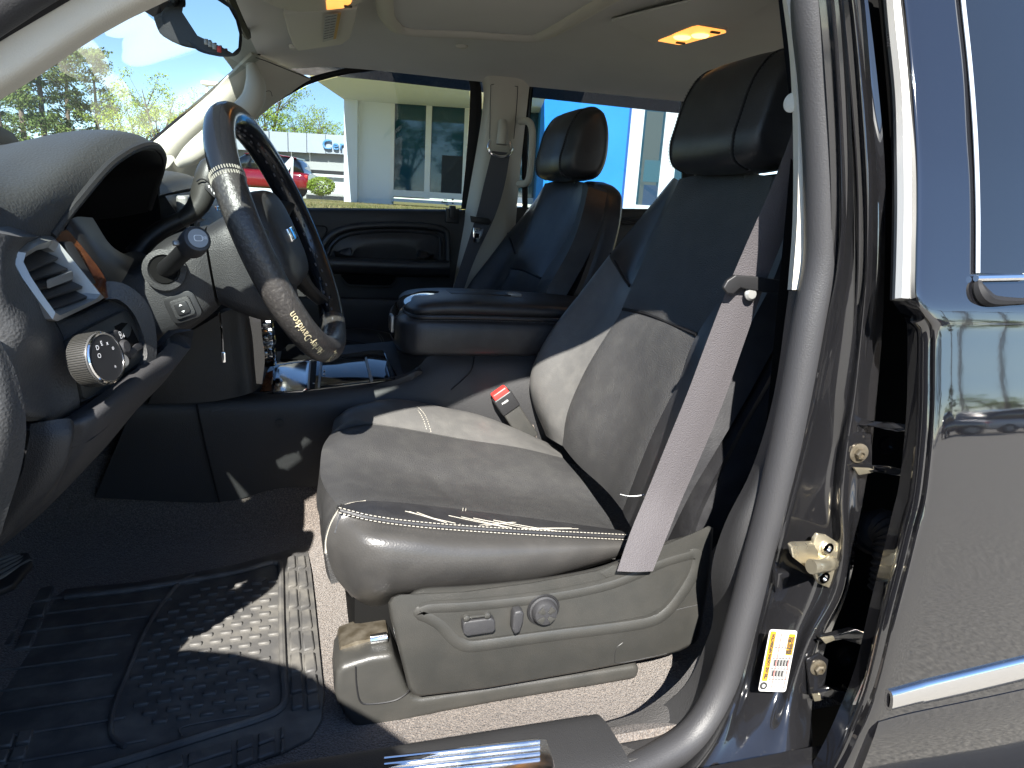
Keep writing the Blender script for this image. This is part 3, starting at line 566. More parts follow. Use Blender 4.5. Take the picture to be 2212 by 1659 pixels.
# ================================================================== OPEN DRIVER DOOR (swung forward, beside the dashboard end)
dd = thing('driver_door', 'open driver door swung forward, just outside the left edge of the picture', 'car door', (-.73,-.56,GZ))
ph = R_(70); dx_ = V((math.cos(ph), -math.sin(ph), 0)); dn = V((-math.sin(ph), -math.cos(ph), 0))
H0 = V((-.38,-.58,0))
def D3(u, z, n_=0): return H0+dx_*u+V((0,0,z))+dn*n_
prism('door_shell', [D3(.0,-.25), D3(.07,-.194), D3(.18,-.121), D3(.346,-.03), D3(.671,.051), D3(1.0,.07), D3(1.06,-.2), D3(1.04,-.5), D3(.95,-.78), D3(.1,-.78), D3(.0,-.6)], dn*.10, M['paint'], dd, bevel=.01)
prism('inner_panel', [D3(.06,-.26), D3(.33,-.08), D3(.65,.01), D3(.96,.03), D3(1.0,-.2), D3(.98,-.48), D3(.9,-.72), D3(.12,-.72), D3(.06,-.55)], dn*-.05, M['plastic'], dd, bevel=.015)
tube('armrest', [D3(.25,-.30,-.06), D3(.5,-.28,-.08), D3(.8,-.27,-.06)], .03, M['leather'], dd, seg=10)
prism('cowl_side', [(-.32,-.455,.0),(-.33,-.455,-.3),(-.35,-.455,-.5),(-.40,-.455,-.66),(-.42,-.455,-.8),(-1.1,-.455,-.8),(-1.1,-.455,-.2),(-.62,-.455,-.13)], (0,-.06,0), M['paint_in'], body)
patch('front_fender', [[V((x,-.52,zt)), V((x,-.585,zt-.03)), V((x,-.61,zt-.16)), V((x,-.61,-.55)), V((x,-.59,-.85))] for x, zt in ((-.44,-.12),(-.8,-.14),(-1.3,-.17),(-1.75,-.24))], M['paint'], body, n=4, thick=.006, face=(0,-1,0))
patch('bonnet', [[V((x,y,z-.05*((y-.4)/.9)**2)) for y in (-.5,-.2,.4,1.0,1.3)] for x, z in ((-.92,-.105),(-1.2,-.115),(-1.55,-.15),(-1.8,-.23))], M['paint'], body, n=4, thick=.006, face=(0,0,1))
prism('firewall', [(-.95,-.5,-.8),(-.95,1.3,-.8),(-.95,1.3,-.15),(-.95,-.5,-.15)], (-.05,0,0), M['void'], body)
prism('far_cowl_side', [(-.30,1.22,-.05),(-.29,1.22,-.3),(-.33,1.22,-.8),(-1.1,1.22,-.8),(-1.1,1.22,-.35),(-.62,1.22,-.22)], (0,.06,0), M['plastic'], body)

# ================================================================== FRONT SEATS
def make_seat(name, label, full=True):
    s = thing(name, label, 'car seat', (.35, 0, -.69), 'front seats')
    Lw, L, PF = M['leather_worn'], M['leather'], M['perf']
    G = lambda l: P3(l)
    # --- cushion top insert (rows run from far to near)
    ins = patch('seat_insert', [
        G([(716,935,.16),(790,918,.155),(870,926,.15),(1000,948,.15),(1110,966,.15),(1216,990,.15)]),
        G([(698,965,.07),(775,960,.07),(880,975,.07),(1000,1000,.07),(1130,1020,.07),(1255,1035,.07)]),
        G([(692,1005,0),(760,1010,0),(870,1030,0),(1000,1052,0),(1130,1068,0),(1290,1085,0)]),
        G([(700,1050,-.08),(765,1055,-.08),(870,1068,-.08),(1000,1082,-.08),(1150,1100,-.08),(1315,1118,-.08)]),
        G([(728,1092,-.16),(790,1086,-.16),(880,1090,-.16),(1000,1103,-.16),(1150,1122,-.16),(1330,1146,-.16)])], PF, s, n=9, thick=.05, puff=.004, pw=8, fn=lambda u, v: -.0035*math.exp(-((u-.52-.22*(v-.5))/.028)**2-((v-.62)/.22)**2)-.0022*math.exp(-((u-.80+.3*(v-.5))/.03)**2-((v-.6)/.3)**2)+.0016*math.sin(9*u+3*v)*math.sin(6*v+2*u))
    # front face of the cushion, under the insert
    patch('front_face', [
        G([(716,935,.16),(700,990,.15),(700,1080,.13),(712,1180,.13)]),
        G([(692,1005,0),(688,1060,-.0),(692,1140,0),(702,1210,.0)]),
        G([(700,1050,-.08),(694,1100,-.09),(698,1160,-.09),(706,1240,-.09)]),
        G([(728,1092,-.16),(706,1140,-.19),(702,1190,-.21),(716,1262,-.21)])], PF, s, n=6, thick=.03, face=(-1,-.3,0))
    # --- far bolster
    patch('far_bolster', [
        G([(722,950,.285),(742,905,.285),(800,880,.285),(870,876,.285),(960,890,.285),(1060,915,.285),(1210,975,.285)]),
        G([(730,905,.25),(760,880,.25),(810,866,.25),(870,863,.25),(960,880,.25),(1060,904,.25),(1210,968,.25)]),
        G([(722,908,.20),(752,888,.20),(815,880,.20),(880,885,.20),(970,905,.20),(1070,928,.20),(1212,975,.20)]),
        G([(716,935,.16),(758,908,.16),(830,918,.15),(890,928,.15),(1000,948,.15),(1110,966,.15),(1216,990,.15)])], Lw, s, n=6, thick=.04)
    # --- near bolster top (between insert and the stitched welt)
    nb = patch('near_bolster', [
        G([(728,1092,-.165),(790,1082,-.17),(880,1087,-.17),(1000,1101,-.17),(1150,1120,-.17),(1330,1144,-.17)]),
        G([(732,1096,-.20),(800,1094,-.205),(885,1104,-.205),(1000,1116,-.205),(1160,1130,-.205),(1345,1148,-.20)]),
        G([(735,1102,-.245),(800,1116,-.25),(885,1128,-.25),(1000,1138,-.25),(1160,1148,-.25),(1356,1158,-.245)])], L, s, n=6, thick=.03, puff=.003)
    # --- near side panel below the welt
    sd = patch('side_panel', [
        G([(731,1103,-.245),(800,1121,-.252),(885,1133,-.252),(1000,1143,-.252),(1160,1153,-.252),(1358,1163,-.245)]),
        G([(712,1140,-.245),(790,1160,-.285),(885,1168,-.292),(1000,1180,-.290),(1160,1182,-.280),(1355,1176,-.262)]),
        G([(705,1185,-.245),(780,1220,-.290),(885,1225,-.300),(1000,1228,-.297),(1160,1218,-.284),(1353,1186,-.265)]),
        G([(724,1245,-.235),(775,1285,-.262),(870,1275,-.275),(1000,1266,-.272),(1160,1248,-.268),(1350,1196,-.26)]),
        G([(760,1290,-.215),(805,1313,-.225),(880,1290,-.235),(1000,1274,-.235),(1160,1256,-.24),(1348,1204,-.245)])], M['leather_side'], s, n=6, thick=.03)
    # welts and pale stitching
    wl = [(735,1102,-.248),(800,1118,-.255),(885,1130,-.255),(1000,1140,-.255),(1160,1150,-.255),(1356,1160,-.25)]
    tube('welt', P3(wl), .0035, L, s, seg=8)
    stitches('stitching', P3([(a,b-5,c-.002) for a,b,c in wl]), M['stitch'], nb)
    stitches('stitching', P3([(a,b+6,c-.004) for a,b,c in wl]), M['stitch'], sd)
    tube('front_seam', P3([(790,1083,-.172),(745,1092,-.178),(722,1118,-.205),(707,1160,-.235),(704,1195,-.242)]), .0018, M['stitch'], s, seg=6)
    stitches('stitching', P3([(1000,1100,-.176),(997,1120,-.21),(992,1138,-.252)]), M['stitch'], nb)
    stitches('stitching', P3([(1006,1101,-.176),(1003,1121,-.21),(998,1139,-.252)]), M['stitch'], nb)
    tube('cross_seam', P3([(1003,1099,-.172),(1000,1120,-.209),(995,1138,-.25)]), .002, L, nb, seg=6)
    for o_ in (-4, 4): stitches('stitching', P3([(880+o_,866,.245),(905+o_,885,.21),(918+o_,905,.18),(928+o_,936,.152)]), M['stitch'], s)
    # pale scuffs and cracks on the near bolster
    rn = random.Random(3)
    for k in range(11):
        x0 = rn.uniform(780,1180); Lc = rn.uniform(60,150); sg = rn.choice((-1,1))
        yb = 1096+(x0-790)*.088
        pts = []; pq = []
        for q in range(4):
            f = q/3; xx = x0+Lc*f; vv = (.25+.6*(f if sg > 0 else 1-f))
            ya = 1084+(xx-790)*.112; yc = 1118+(xx-800)*.073
            pq.append((min(xx,1335), ya+(yc-ya)*vv+3))
        pts = onmesh(nb, pq, .0004)
        if len(pts) > 2: tube('crack', pts, .0006, M['stitch'], nb, seg=4, n=3)
    # --- backrest: lower and upper inserts, bolsters, side, back
    patch('lower_back_insert', [
        G([(1347,668,.13),(1395,678,.06),(1450,700,-.04),(1505,724,-.13)]),
        G([(1300,742,.135),(1345,760,.07),(1410,790,-.03),(1470,815,-.13)]),
        G([(1258,815,.14),(1300,842,.07),(1375,880,-.03),(1425,905,-.13)]),
        G([(1226,890,.14),(1268,925,.07),(1340,965,-.03),(1390,985,-.13)]),
        G([(1216,962,.14),(1255,1010,.07),(1310,1060,-.03),(1345,1105,-.13)])], PF, s, n=9, thick=.05, puff=.006, pw=6, fn=lambda u, v: .0018*math.sin(7*u+4*v)*math.sin(5*v-3*u)-.002*math.exp(-((u-.5)/.02)**2-((v-.75)/.2)**2))
    patch('upper_back_insert', [
        G([(1468,386,.125),(1530,374,.06),(1600,374,-.03),(1668,380,-.13)]),
        G([(1436,460,.128),(1500,450,.06),(1580,455,-.03),(1648,470,-.13)]),
        G([(1395,550,.13),(1460,548,.06),(1530,560,-.03),(1604,575,-.13)]),
        G([(1364,620,.13),(1420,630,.06),(1485,645,-.03),(1553,662,-.13)]),
        G([(1345,664,.13),(1393,674,.06),(1448,696,-.04),(1507,720,-.13)])], PF, s, n=7, thick=.05, puff=.016, pw=3)
    tube('insert_seam', P3([(1346,668,.133),(1394,677,.062),(1449,699,-.038),(1506,723,-.132)]), .0035, M['seal'], s, seg=8)
    patch('far_bolster_upper', [
        G([(1445,395,.24),(1400,450,.265),(1350,510,.275),(1318,548,.275)]),
        G([(1455,384,.20),(1405,455,.235),(1352,525,.25),(1318,558,.25)]),
        G([(1461,390,.165),(1425,465,.18),(1378,550,.19),(1345,600,.19)]),
        G([(1468,388,.128),(1436,460,.131),(1395,550,.133),(1364,619,.133)])], L, s, n=6, thick=.06)
    patch('far_bolster_lower', [
        G([(1318,548,.275),(1262,622,.285),(1200,716,.29),(1160,800,.29),(1166,880,.285),(1200,960,.28)]),
        G([(1318,558,.25),(1262,630,.258),(1190,720,.262),(1148,805,.262),(1150,866,.262),(1180,942,.25)]),
        G([(1345,600,.19),(1295,675,.20),(1225,770,.205),(1182,840,.205),(1175,890,.20),(1192,950,.19)]),
        G([(1364,619,.133),(1345,668,.133),(1268,800,.14),(1229,885,.143),(1218,930,.143),(1216,964,.143)])], Lw, s, n=6, thick=.06)
    stitches('stitching', P3([(1322,545,.272),(1333,566,.235),(1350,596,.185),(1362,616,.14)]), M['stitch_dk'], s)
    tube('bolster_seam', P3([(1319,548,.268),(1330,568,.232),(1346,598,.183),(1360,618,.14)]), .003, M['seal'], s, seg=6)
    # near bolster
    patch('near_bolster_back', [
        G([(1670,380,-.13),(1648,470,-.133),(1604,575,-.133),(1507,720,-.133),(1470,815,-.133),(1425,905,-.133),(1390,985,-.133),(1345,1105,-.133)]),
        G([(1700,385,-.18),(1682,480,-.195),(1640,590,-.205),(1560,730,-.21),(1510,830,-.215),(1455,925,-.215),(1408,1005,-.215),(1355,1125,-.21)]),
        G([(1720,395,-.215),(1705,495,-.245),(1668,610,-.262),(1595,745,-.272),(1535,850,-.276),(1478,945,-.278),(1424,1040,-.276),(1372,1150,-.265)])], L, s, n=5, thick=.05)
    for o_ in (0, 7): stitches('stitching', P3([(1535+o_,850,-.280),(1507+o_,898,-.281),(1478+o_,946,-.282),(1424+o_,1041,-.280),(1378+o_,1120,-.275)]), M['stitch'], s, L=.004)
    tube('loose_thread', P3([(1340,1068,-.20),(1360,1072,-.225),(1385,1070,-.235),(1398,1064,-.24)]), .0007, M['white'], s, seg=4)
    # side and rear shell of the backrest (grey plastic), one closed volume behind the cushions
    def ring(t, f, b, w_):
        return [V((f, -w_, t)), V((f+.02, -w_-.012, t)), V(((f+b)/2, -w_-.016, t)), V((b-.01, -w_-.005, t)), V((b, -w_*.6, t)), V((b+.01, 0, t)), V((b, w_*.6, t)), V((b-.01, w_+.005, t)), V(((f+b)/2, w_+.016, t)), V((f+.02, w_+.012, t)), V((f, w_, t)), V((f+.03, 0, t))]
    bs = loft('back_shell', [ring(-.50,.545,.62,.250), ring(-.42,.552,.66,.262), ring(-.30,.600,.70,.264), ring(-.18,.658,.745,.258), ring(-.05,.700,.78,.242), ring(.03,.715,.795,.212), ring(.060,.712,.79,.175), ring(.074,.725,.78,.12)], L, s, n=5, nr=3)
    # --- headrest
    def hring(y, k, f):
        pr_ = [(.652+f,.165),(.645+f,.130),(.652+f,.098),(.68+f,.084),(.72,.084),(.765-f,.094),(.785-f,.14),(.785-f,.21),(.768-f,.258),(.735,.272),(.695+f,.260),(.667+f,.220)]
        cx, cz = .715, .178; y = y
        return [V((cx+(x-cx)*k, y, cz+(z-cz)*k-.009)) for x, z in pr_]
    hr_ = loft('headrest', [hring(-.142,.55,.02), hring(-.136,.80,.012), hring(-.110,.95,.005), hring(-.06,1,0), hring(0,1.01,0), hring(.06,1,0), hring(.110,.95,.005), hring(.136,.80,.012), hring(.142,.55,.02)], L, s, n=5, nr=4)
    for sy in (-1, 1):
        seam = [hring(sy*.100,.972,.003)[q] for q in (3,2,1,0,11,10,9,8)]; seam = [V((p.x, p.y, p.z)) for p in seam]
        tube('headrest_seam', seam, .0022, M['seal'], hr_, seg=6)
        for dy in (-.006, .006): stitches('stitching', [p+V((-.001,sy*dy,0)) for p in seam], M['stitch_dk'], hr_, L=.003, gap=.003, wd=.001)
        tube('headrest_post', [V((.72,sy*.05,.05)), V((.72,sy*.05,.10))], .007, M['plastic_dark'], hr_, seg=10, n=1)
    return s
ds = make_seat('driver_seat', 'worn sunlit black leather driver seat nearest the camera, behind the steering wheel')
# passenger seat: the same seat copied part by part, moved across the cabin
pseat = ds.copy(); COL.objects.link(pseat); pseat['label'] = 'shaded black leather passenger seat beyond the centre armrest'; pseat.name = 'passenger_seat'
pseat.location = V(ds.location)+V((0,.80,0))
for ch in list(ds.children):
    if ch.name.startswith(('crack','loose')): continue
    c = ch.copy(); COL.objects.link(c); c.parent = pseat; c.matrix_parent_inverse = ch.matrix_parent_inverse.copy()
    for g in list(ch.children):
        if g.name.startswith('crack'): continue
        d = g.copy(); COL.objects.link(d); d.parent = c
# swap worn leather for clean leather on the copy
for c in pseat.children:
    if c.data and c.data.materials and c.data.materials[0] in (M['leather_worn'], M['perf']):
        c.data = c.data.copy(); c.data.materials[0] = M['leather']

# driver seat base: side shield, switches, rail cover
YS = -.335
so_ = [(838,1302),(846,1290),(862,1284),(1000,1278),(1150,1258),(1290,1232),(1420,1182),(1500,1150),(1530,1136),(1541,1140),(1536,1220),(1526,1290),(1512,1370),(1500,1390),(1470,1406),(1436,1416),(1250,1452),(1050,1487),(905,1504),(892,1500),(882,1486),(860,1400),(843,1335)]
def scale2(l, k, cx, cy): return [(cx+(a-cx)*k, cy+(b-cy)*k) for a, b in l]
# the shield as a dished moulding: outer rim, raised land, recessed switch panel
vs = []; F = []; cen = (1190,1330)
rings_ = [(1.0,.06),(1.0,.008),(.994,.001),(.985,-.002),(.975,-.003)]
for k, off in rings_: vs += [P(a, b, YS+off) for a, b in scale2(so_, k, *cen)]
n_ = len(so_)
for r in range(len(rings_)-1): F += [(r*n_+i, r*n_+(i+1) % n_, (r+1)*n_+(i+1) % n_, (r+1)*n_+i) for i in range(n_)]
rec_o = [(903,1311),(912,1303),(935,1299),(1000,1296),(1100,1287),(1200,1274),(1290,1256),(1350,1236),(1420,1205),(1470,1190),(1490,1186),(1496,1198),(1484,1235),(1456,1280),(1428,1312),(1396,1330),(1330,1342),(1200,1358),(1080,1374),(1015,1382),(990,1376),(972,1362),(950,1337),(924,1320)]
base = (len(rings_)-1)*n_
F.append(tuple(base+i for i in range(n_)))
sh = mk('side_shield', vs, F, M['shield'], ds)
# raised rim of the switch recess and the recess floor
ro = [P(a,b,YS+.0125) for a,b in rec_o]
tube('recess_rim', ro, .0185, M['shield'], sh, seg=10, n=4, closed=True)
mk('recess_floor', [P(a,b,YS-.0045) for a,b in rec_o]+[P(1180,1312,YS-.0045)], [(i,(i+1) % len(rec_o), len(rec_o)) for i in range(len(rec_o))], M['shield'], sh, smooth=False)
def sw(name, pts, dep, bev): return prism(name, [P(a,b,YS-.006) for a,b in pts], (0,-dep,0), M['rubseal'], sh, bevel=bev, seg=3)
b1 = sw('slide_switch', [(995,1336),(1000,1330),(1056,1323),(1064,1328),(1065,1348),(1059,1354),(1004,1362),(996,1356)], .014, .004)
for a in ((1007,1334),(1052,1328)): lathe('switch_dimple', [(.005,0),(.004,.003),(.0015,.004)], P(*a,YS-.021), (0,-1,0), M['shield'], b1, seg=12)
box('switch_bridge', P(1030,1331,YS-.021), (.026,.004,.003), M['shield'], b1, bevel=.001)
sw('recline_switch', [(1102,1318),(1106,1309),(1120,1306),(1126,1312),(1124,1330),(1117,1352),(1106,1358),(1100,1348)], .015, .004)
lc = P(1173,1316,YS-.005)
lm = lathe('lumbar_switch', [(.020,0),(.020,.003),(.0175,.004),(.0175,.010),(.015,.014),(.010,.015)], lc, (0,-1,0), M['rubseal'], sh, seg=32)
tube('switch_ring', [lc+V((math.cos(a)*.0215,-.001,math.sin(a)*.0215)) for a in [2*math.pi*i/16 for i in range(16)]], .0016, M['plastic_dark'], lm, seg=6, n=2, closed=True)
for a in range(4): 
    th = a*math.pi/2+math.pi/4; dd_ = V((math.cos(th),0,math.sin(th)))
    prism('switch_lobe', [lc+V((0,-.0148,0))+dd_*.004+V((-dd_.z,0,dd_.x))*.002, lc+V((0,-.0148,0))+dd_*.013+V((-dd_.z,0,dd_.x))*.005, lc+V((0,-.0148,0))+dd_*.013-V((-dd_.z,0,dd_.x))*.005, lc+V((0,-.0148,0))+dd_*.004-V((-dd_.z,0,dd_.x))*.002], (0,-.0015,0), M['shield'], lm, bevel=.0006)
tube('panel_line', [P(a,b,YS-.0028) for a,b in ((1508,1306),(1450,1320),(1410,1330))], .0008, M['plastic_dark'], sh, seg=4)
tube('panel_line', [P(a,b,YS-.0028) for a,b in ((1440,1412),(1340,1432),(1328,1422),(1332,1400),(1345,1388))], .0006, M['plastic_dark'], sh, seg=4)
prism('belt_anchor_slot', [P(a,b,YS-.004) for a,b in ((1295,1238),(1325,1222),(1400,1222),(1440,1214),(1446,1228),(1405,1245),(1310,1250))], (0,.004,0), M['shield'], sh, bevel=.002)
# rail cover
YR = -.305
rl = [(722,1496),(726,1455),(735,1440),(760,1432),(800,1420),(850,1412),(880,1490),(892,1508),(912,1510),(1380,1437),(1383,1448),(1378,1468),(1300,1482),(1100,1515),(950,1543),(860,1565),(800,1580),(765,1572),(745,1552),(728,1520)]
rc = prism('rail_cover', [P(a,b,YR) for a,b in rl], (0,.08,0), M['shield'], ds, bevel=.010, seg=4)
tube('cover_joint', [P(a,b,YR-.001) for a,b in ((768,1440),(770,1480),(778,1515),(800,1521),(850,1514),(876,1500),(884,1490))], .0012, M['plastic_dark'], rc, seg=5)
rv = prism('slide_rail', [P(a,b,-.27) for a,b in ((728,1428),(735,1398),(770,1385),(840,1374),(846,1400),(850,1420),(760,1436))], (0,.05,0), M['rail'], ds, bevel=.003)
tube('rail_roller', [P(800,1382,-.275), P(836,1376,-.275)], .007, M['chrome'], rv, seg=12, n=1)
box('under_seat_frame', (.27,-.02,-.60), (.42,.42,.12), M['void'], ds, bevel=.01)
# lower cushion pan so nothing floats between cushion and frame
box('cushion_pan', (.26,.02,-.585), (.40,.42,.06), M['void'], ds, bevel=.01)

# ================================================================== SEAT BELTS
db = thing('driver_seat_belt', 'grey webbing seat belt hanging down across the driver seat, half in sunlight', 'seat belt', P(1370,1235,-.345), 'front seat belts')
Lh = [(1722,180,-.44),(1716,268,-.42),(1668,400,-.375),(1620,510,-.352),(1577,610,-.338),(1530,730,-.328),(1485,850,-.322),(1440,960,-.318),(1396,1068,-.320),(1362,1150,-.338),(1333,1234,-.356)]
Rh = [(1760,180,-.44),(1752,300,-.42),(1722,420,-.382),(1690,520,-.358),(1650,620,-.343),(1606,745,-.332),(1562,870,-.326),(1514,985,-.322),(1470,1085,-.324),(1440,1160,-.342),(1410,1234,-.358)]
patch('webbing', [[a, a.lerp(b,.5)+V((0,-.002,0)), b] for a, b in zip(P3(Lh), P3(Rh))], M['belt'], db, n=4, thick=.0014)
gd = prism('belt_guide', P3([(a,b,-.352) for a,b in ((1563,622),(1572,606),(1590,594),(1640,598),(1690,606),(1692,634),(1650,632),(1600,622),(1585,636),(1572,634))]), (0,.006,0), M['plastic_dark'], db, bevel=.002, seg=3)
lathe('stop_button', [(.0085,0),(.0085,.002),(.006,.005),(.003,.0052)], P(1620,635,-.346), (0,-1,.1), M['silver'], db, seg=20)
pb = thing('passenger_seat_belt', 'dark seat belt hanging from the far pillar beside the passenger seat', 'seat belt', P(985,640,1.12), 'front seat belts')
Lh = [(1063,326,1.075),(1045,400,1.08),(1030,462,1.085),(1004,545,1.09),(980,620,1.095),(960,690,1.10)]
Rh = [(1102,330,1.075),(1090,400,1.08),(1068,470,1.085),(1030,550,1.09),(1004,620,1.095),(985,690,1.10)]
patch('webbing', [[a, b] for a, b in zip(P3(Lh), P3(Rh))], M['belt_dk'], pb, n=4, thick=.0014)
tube('loop_ring', P3([(1060,305,1.078),(1056,318,1.072),(1062,332,1.07),(1080,338,1.07),(1098,334,1.07),(1105,320,1.072),(1100,305,1.078)]), .005, M['chrome'], pb, seg=8)
tube('anchor_cover', P3([(1086,262,1.085),(1086,285,1.07),(1084,312,1.068)]), [.014,.016,.018], M['beige'], pb, seg=12)
tp = prism('tongue_plate', P3([(1022,492,1.078),(1045,494,1.078),(1042,506,1.078),(1036,522,1.078),(1030,525,1.078),(1022,522,1.078)]), (0,.004,0), M['chrome'], pb, bevel=.001)
prism('tongue_slot', P3([(1027,504,1.077),(1036,505,1.077),(1034,514,1.077),(1026,514,1.077)]), (0,.001,0), M['void'], tp)
prism('tongue_grip', P3([(1016,466,1.076),(1056,472,1.076),(1062,480,1.076),(1056,486,1.076),(1018,480,1.076)]), (0,.008,0), M['plastic_dark'], pb, bevel=.002)
# driver buckle
bk = thing('belt_buckle', 'black seat belt buckle with red button between seat and console', 'seat belt buckle', P(1140,935,.25))
ba, bb = P(1088,862,.262), P(1140,940,.255); bz = (ba-bb).normalized(); byv = V((0,1,0)); bxv = byv.cross(bz).normalized()
ax = (bxv, byv, bz)
box('stalk', ba.lerp(bb,.62), (.040,.018,(ba-bb).length*.95), M['shield'], bk, ax=ax, bevel=.004, seg=3)
hd_ = box('buckle_body', ba+bz*-.008, (.044,.026,.040), M['plastic_dark'], bk, ax=ax, bevel=.004, seg=3)
box('release_button', ba+bz*.016, (.036,.022,.016), M['redbtn'], bk, ax=ax, bevel=.004, seg=3)
text('lettering', 'PRESS', ba+bz*-.004+bxv*-.010+V((0,-.0137,0)), bxv, bz, .006, M['white'], hd_, lift=.0004)

# ================================================================== STEERING WHEEL
sw_ = thing('steering_wheel', 'black wrapped steering wheel with cream lettering on its lower rim', 'steering wheel', (-.04,0,-.067))
WC = V((-.029,0,-.066)); e1 = V((.150,0,-.352)).normalized(); yaw_ = R_(9.5)
nrm_ = V((.934,0,.36)).normalized(); e2 = (V((0,1,0))*math.cos(yaw_)+nrm_*math.sin(yaw_)).normalized(); e1 = (e1-e2*e1.dot(e2)).normalized(); nW = e1.cross(e2)
if nW.x < 0: nW = -nW
RW, rW = .178, .0205
def tor(th, ph_, r=rW): d = e1*math.cos(th)+e2*math.sin(th); return WC+d*(RW+r*math.cos(ph_))+nW*(r*math.sin(ph_))
def torseg(name, t0, t1, m, parent, r=rW, full=False, steps=72, seg=18):
    k = max(4, int(steps*abs(t1-t0)/(2*math.pi))); vs = []; F = []
    for j in range(k+1):
        th = t0+(t1-t0)*j/k
        for s_ in range(seg): vs.append(tor(th, 2*math.pi*s_/seg, r))
    for j in range(k):
        for s_ in range(seg): F.append((j*seg+s_, j*seg+(s_+1) % seg, (j+1)*seg+(s_+1) % seg, (j+1)*seg+s_))
    F += [tuple(range(seg))[::-1], tuple(k*seg+s_ for s_ in range(seg))]
    return mk(name, vs, F, m, parent)
# theta 0 = bottom, negative towards the camera, +-180 top
TS = R_(-122)
worn = torseg('worn_rim_wrap', TS, R_(28), M['wheelworn'], sw_)
torseg('glossy_rim_wrap', R_(28), R_(360)+TS, M['wheelgloss'], sw_, r=rW-.0004)
for dt in (-.02, .02):
    boxes('wrap_stitching', [(tor(TS+dt, 2*math.pi*i/40, rW+.0004), (.0042,.0014,.0014), (e1, e2, nW)) for i in range(40)], M['stitch'], worn)
boxes('lacing', [(tor(R_(th), R_(168)+(.16 if th % 10 else -.16), rW+.0002), (.0055,.002,.002), ((e1*-math.sin(R_(th))+e2*math.cos(R_(th))), nW, (e1*math.cos(R_(th))+e2*math.sin(R_(th))))) for th in range(-180, 180, 5)], M['stitch_dk'], sw_)
# hub, pad and four spokes
def wl(u, v, n_): return WC+e1*u+e2*v+nW*n_
loft('airbag_pad', [[wl(u*k, v*k, n_) for u, v in rrect(.15,.17,.05,3)] for n_, k in ((-.055,.75),(-.035,.95),(-.012,.98),(.006,.85),(.012,.55))], M['plastic'], sw_, n=4, nr=2)
for u0, v0, u1, v1 in ((-.02,-.07,-.045,-.17),(-.02,.07,-.045,.17),(.05,-.05,.135,-.115),(.05,.05,.135,.115)):
    a = wl(u0,v0,-.02); b = wl(u1,v1,-.004); tube('spoke', [a, a.lerp(b,.5)+nW*-.004, b], [.020,.015,.013], M['plastic_dark'], sw_, seg=10, sx=.6, sy=1.2)
box('badge', wl(0,-.0,.0135), (.02,.006,.05), M['chrome'], sw_, ax=(e1, nW, e2), bevel=.002)
# lettering wrapped on the rim, starting at the bottom near the camera
PH0 = math.atan2((EYE-tor(R_(-50),0)).normalized().dot(nW), (EYE-tor(R_(-50),0)).normalized().dot(e1*math.cos(R_(-50))+e2*math.sin(R_(-50))))
def onrim(th0, ph0, sgn=1): return lambda x, y: tor(th0-x/(RW+rW), ph0+sgn*y/rW, rW+.0006)
text('lettering', 'Harley-Davidson', None, None, None, .0145, M['cream'], worn, fn=onrim(R_(-35), PH0+.22, -1), bold=.0001)
# shield emblem near the bottom of the rim
def shield_(pts, m, name, lift): 
    vs = [tor(R_(-23)-x/(RW+rW), PH0+.15-y/rW, rW+lift) for x, y in pts]
    return mk(name, vs, [tuple(range(len(vs)))], m, worn, smooth=False)
shield_([(-.013,-.004),(-.011,.008),(-.003,.0095),(.004,.010),(.006,.004),(.006,-.004),(.004,-.010),(-.003,-.0095),(-.011,-.008)], M['cream'], 'shield_emblem', .0006)
shield_([(-.0115,-.003),(-.010,.0065),(-.004,.008),(-.004,-.008),(-.010,-.0065)], M['black_print'], 'emblem_field', .0009)
shield_([(-.003,.012),(.001,.012),(.001,-.012),(-.003,-.012)], M['cream'], 'emblem_bar', .0011)
shield_([(-.0025,.011),(.0005,.011),(.0005,-.011),(-.0025,-.011)], M['black_print'], 'emblem_bar_field', .0013)
shield_([(.0022,.008),(.0048,.007),(.0050,-.007),(.0022,-.008)], M['black_print'], 'emblem_field', .0009)
for k in range(5): shield_([(-.0018,-.009+.004*k),(-.0003,-.009+.004*k),(-.0003,-.0068+.004*k),(-.0018,-.0068+.004*k)], M['cream'], 'emblem_letter', .0015)

# steering column with stalk, shift lever and tilt switch
sc_ = thing('steering_column', 'black steering column shroud with stalk, shift lever and ignition key', 'steering column', (-.2,0,-.2))
def cring(t, b, w_, yc=0):
    T_, B_ = P(*t, -w_), P(*b, -w_); c = (T_+B_)/2; h = (T_-B_)/2
    pts = []
    for i in range(16):
        a = 2*math.pi*i/16; ca, sa = math.cos(a), math.sin(a); p_ = .45
        pts.append(V((c.x, yc, c.z))+h*(math.copysign(abs(sa)**p_, sa))+V((0, w_*math.copysign(abs(ca)**p_, ca), 0)))
    return pts
loft('column_shroud', [cring((232,560),(262,742),.10), cring((282,570),(320,752),.10), cring((340,520),(380,738),.098), cring((400,500),(440,700),.095), cring((436,492),(468,672),.09)], M['plastic'], sc_, n=5, nr=2)
loft('upper_column_cover', [cring((441,488),(473,668),.092), cring((490,464),(520,690),.096), cring((540,480),(580,705),.09), cring((585,520),(640,690),.075)], M['plastic'], sc_, n=5, nr=2)
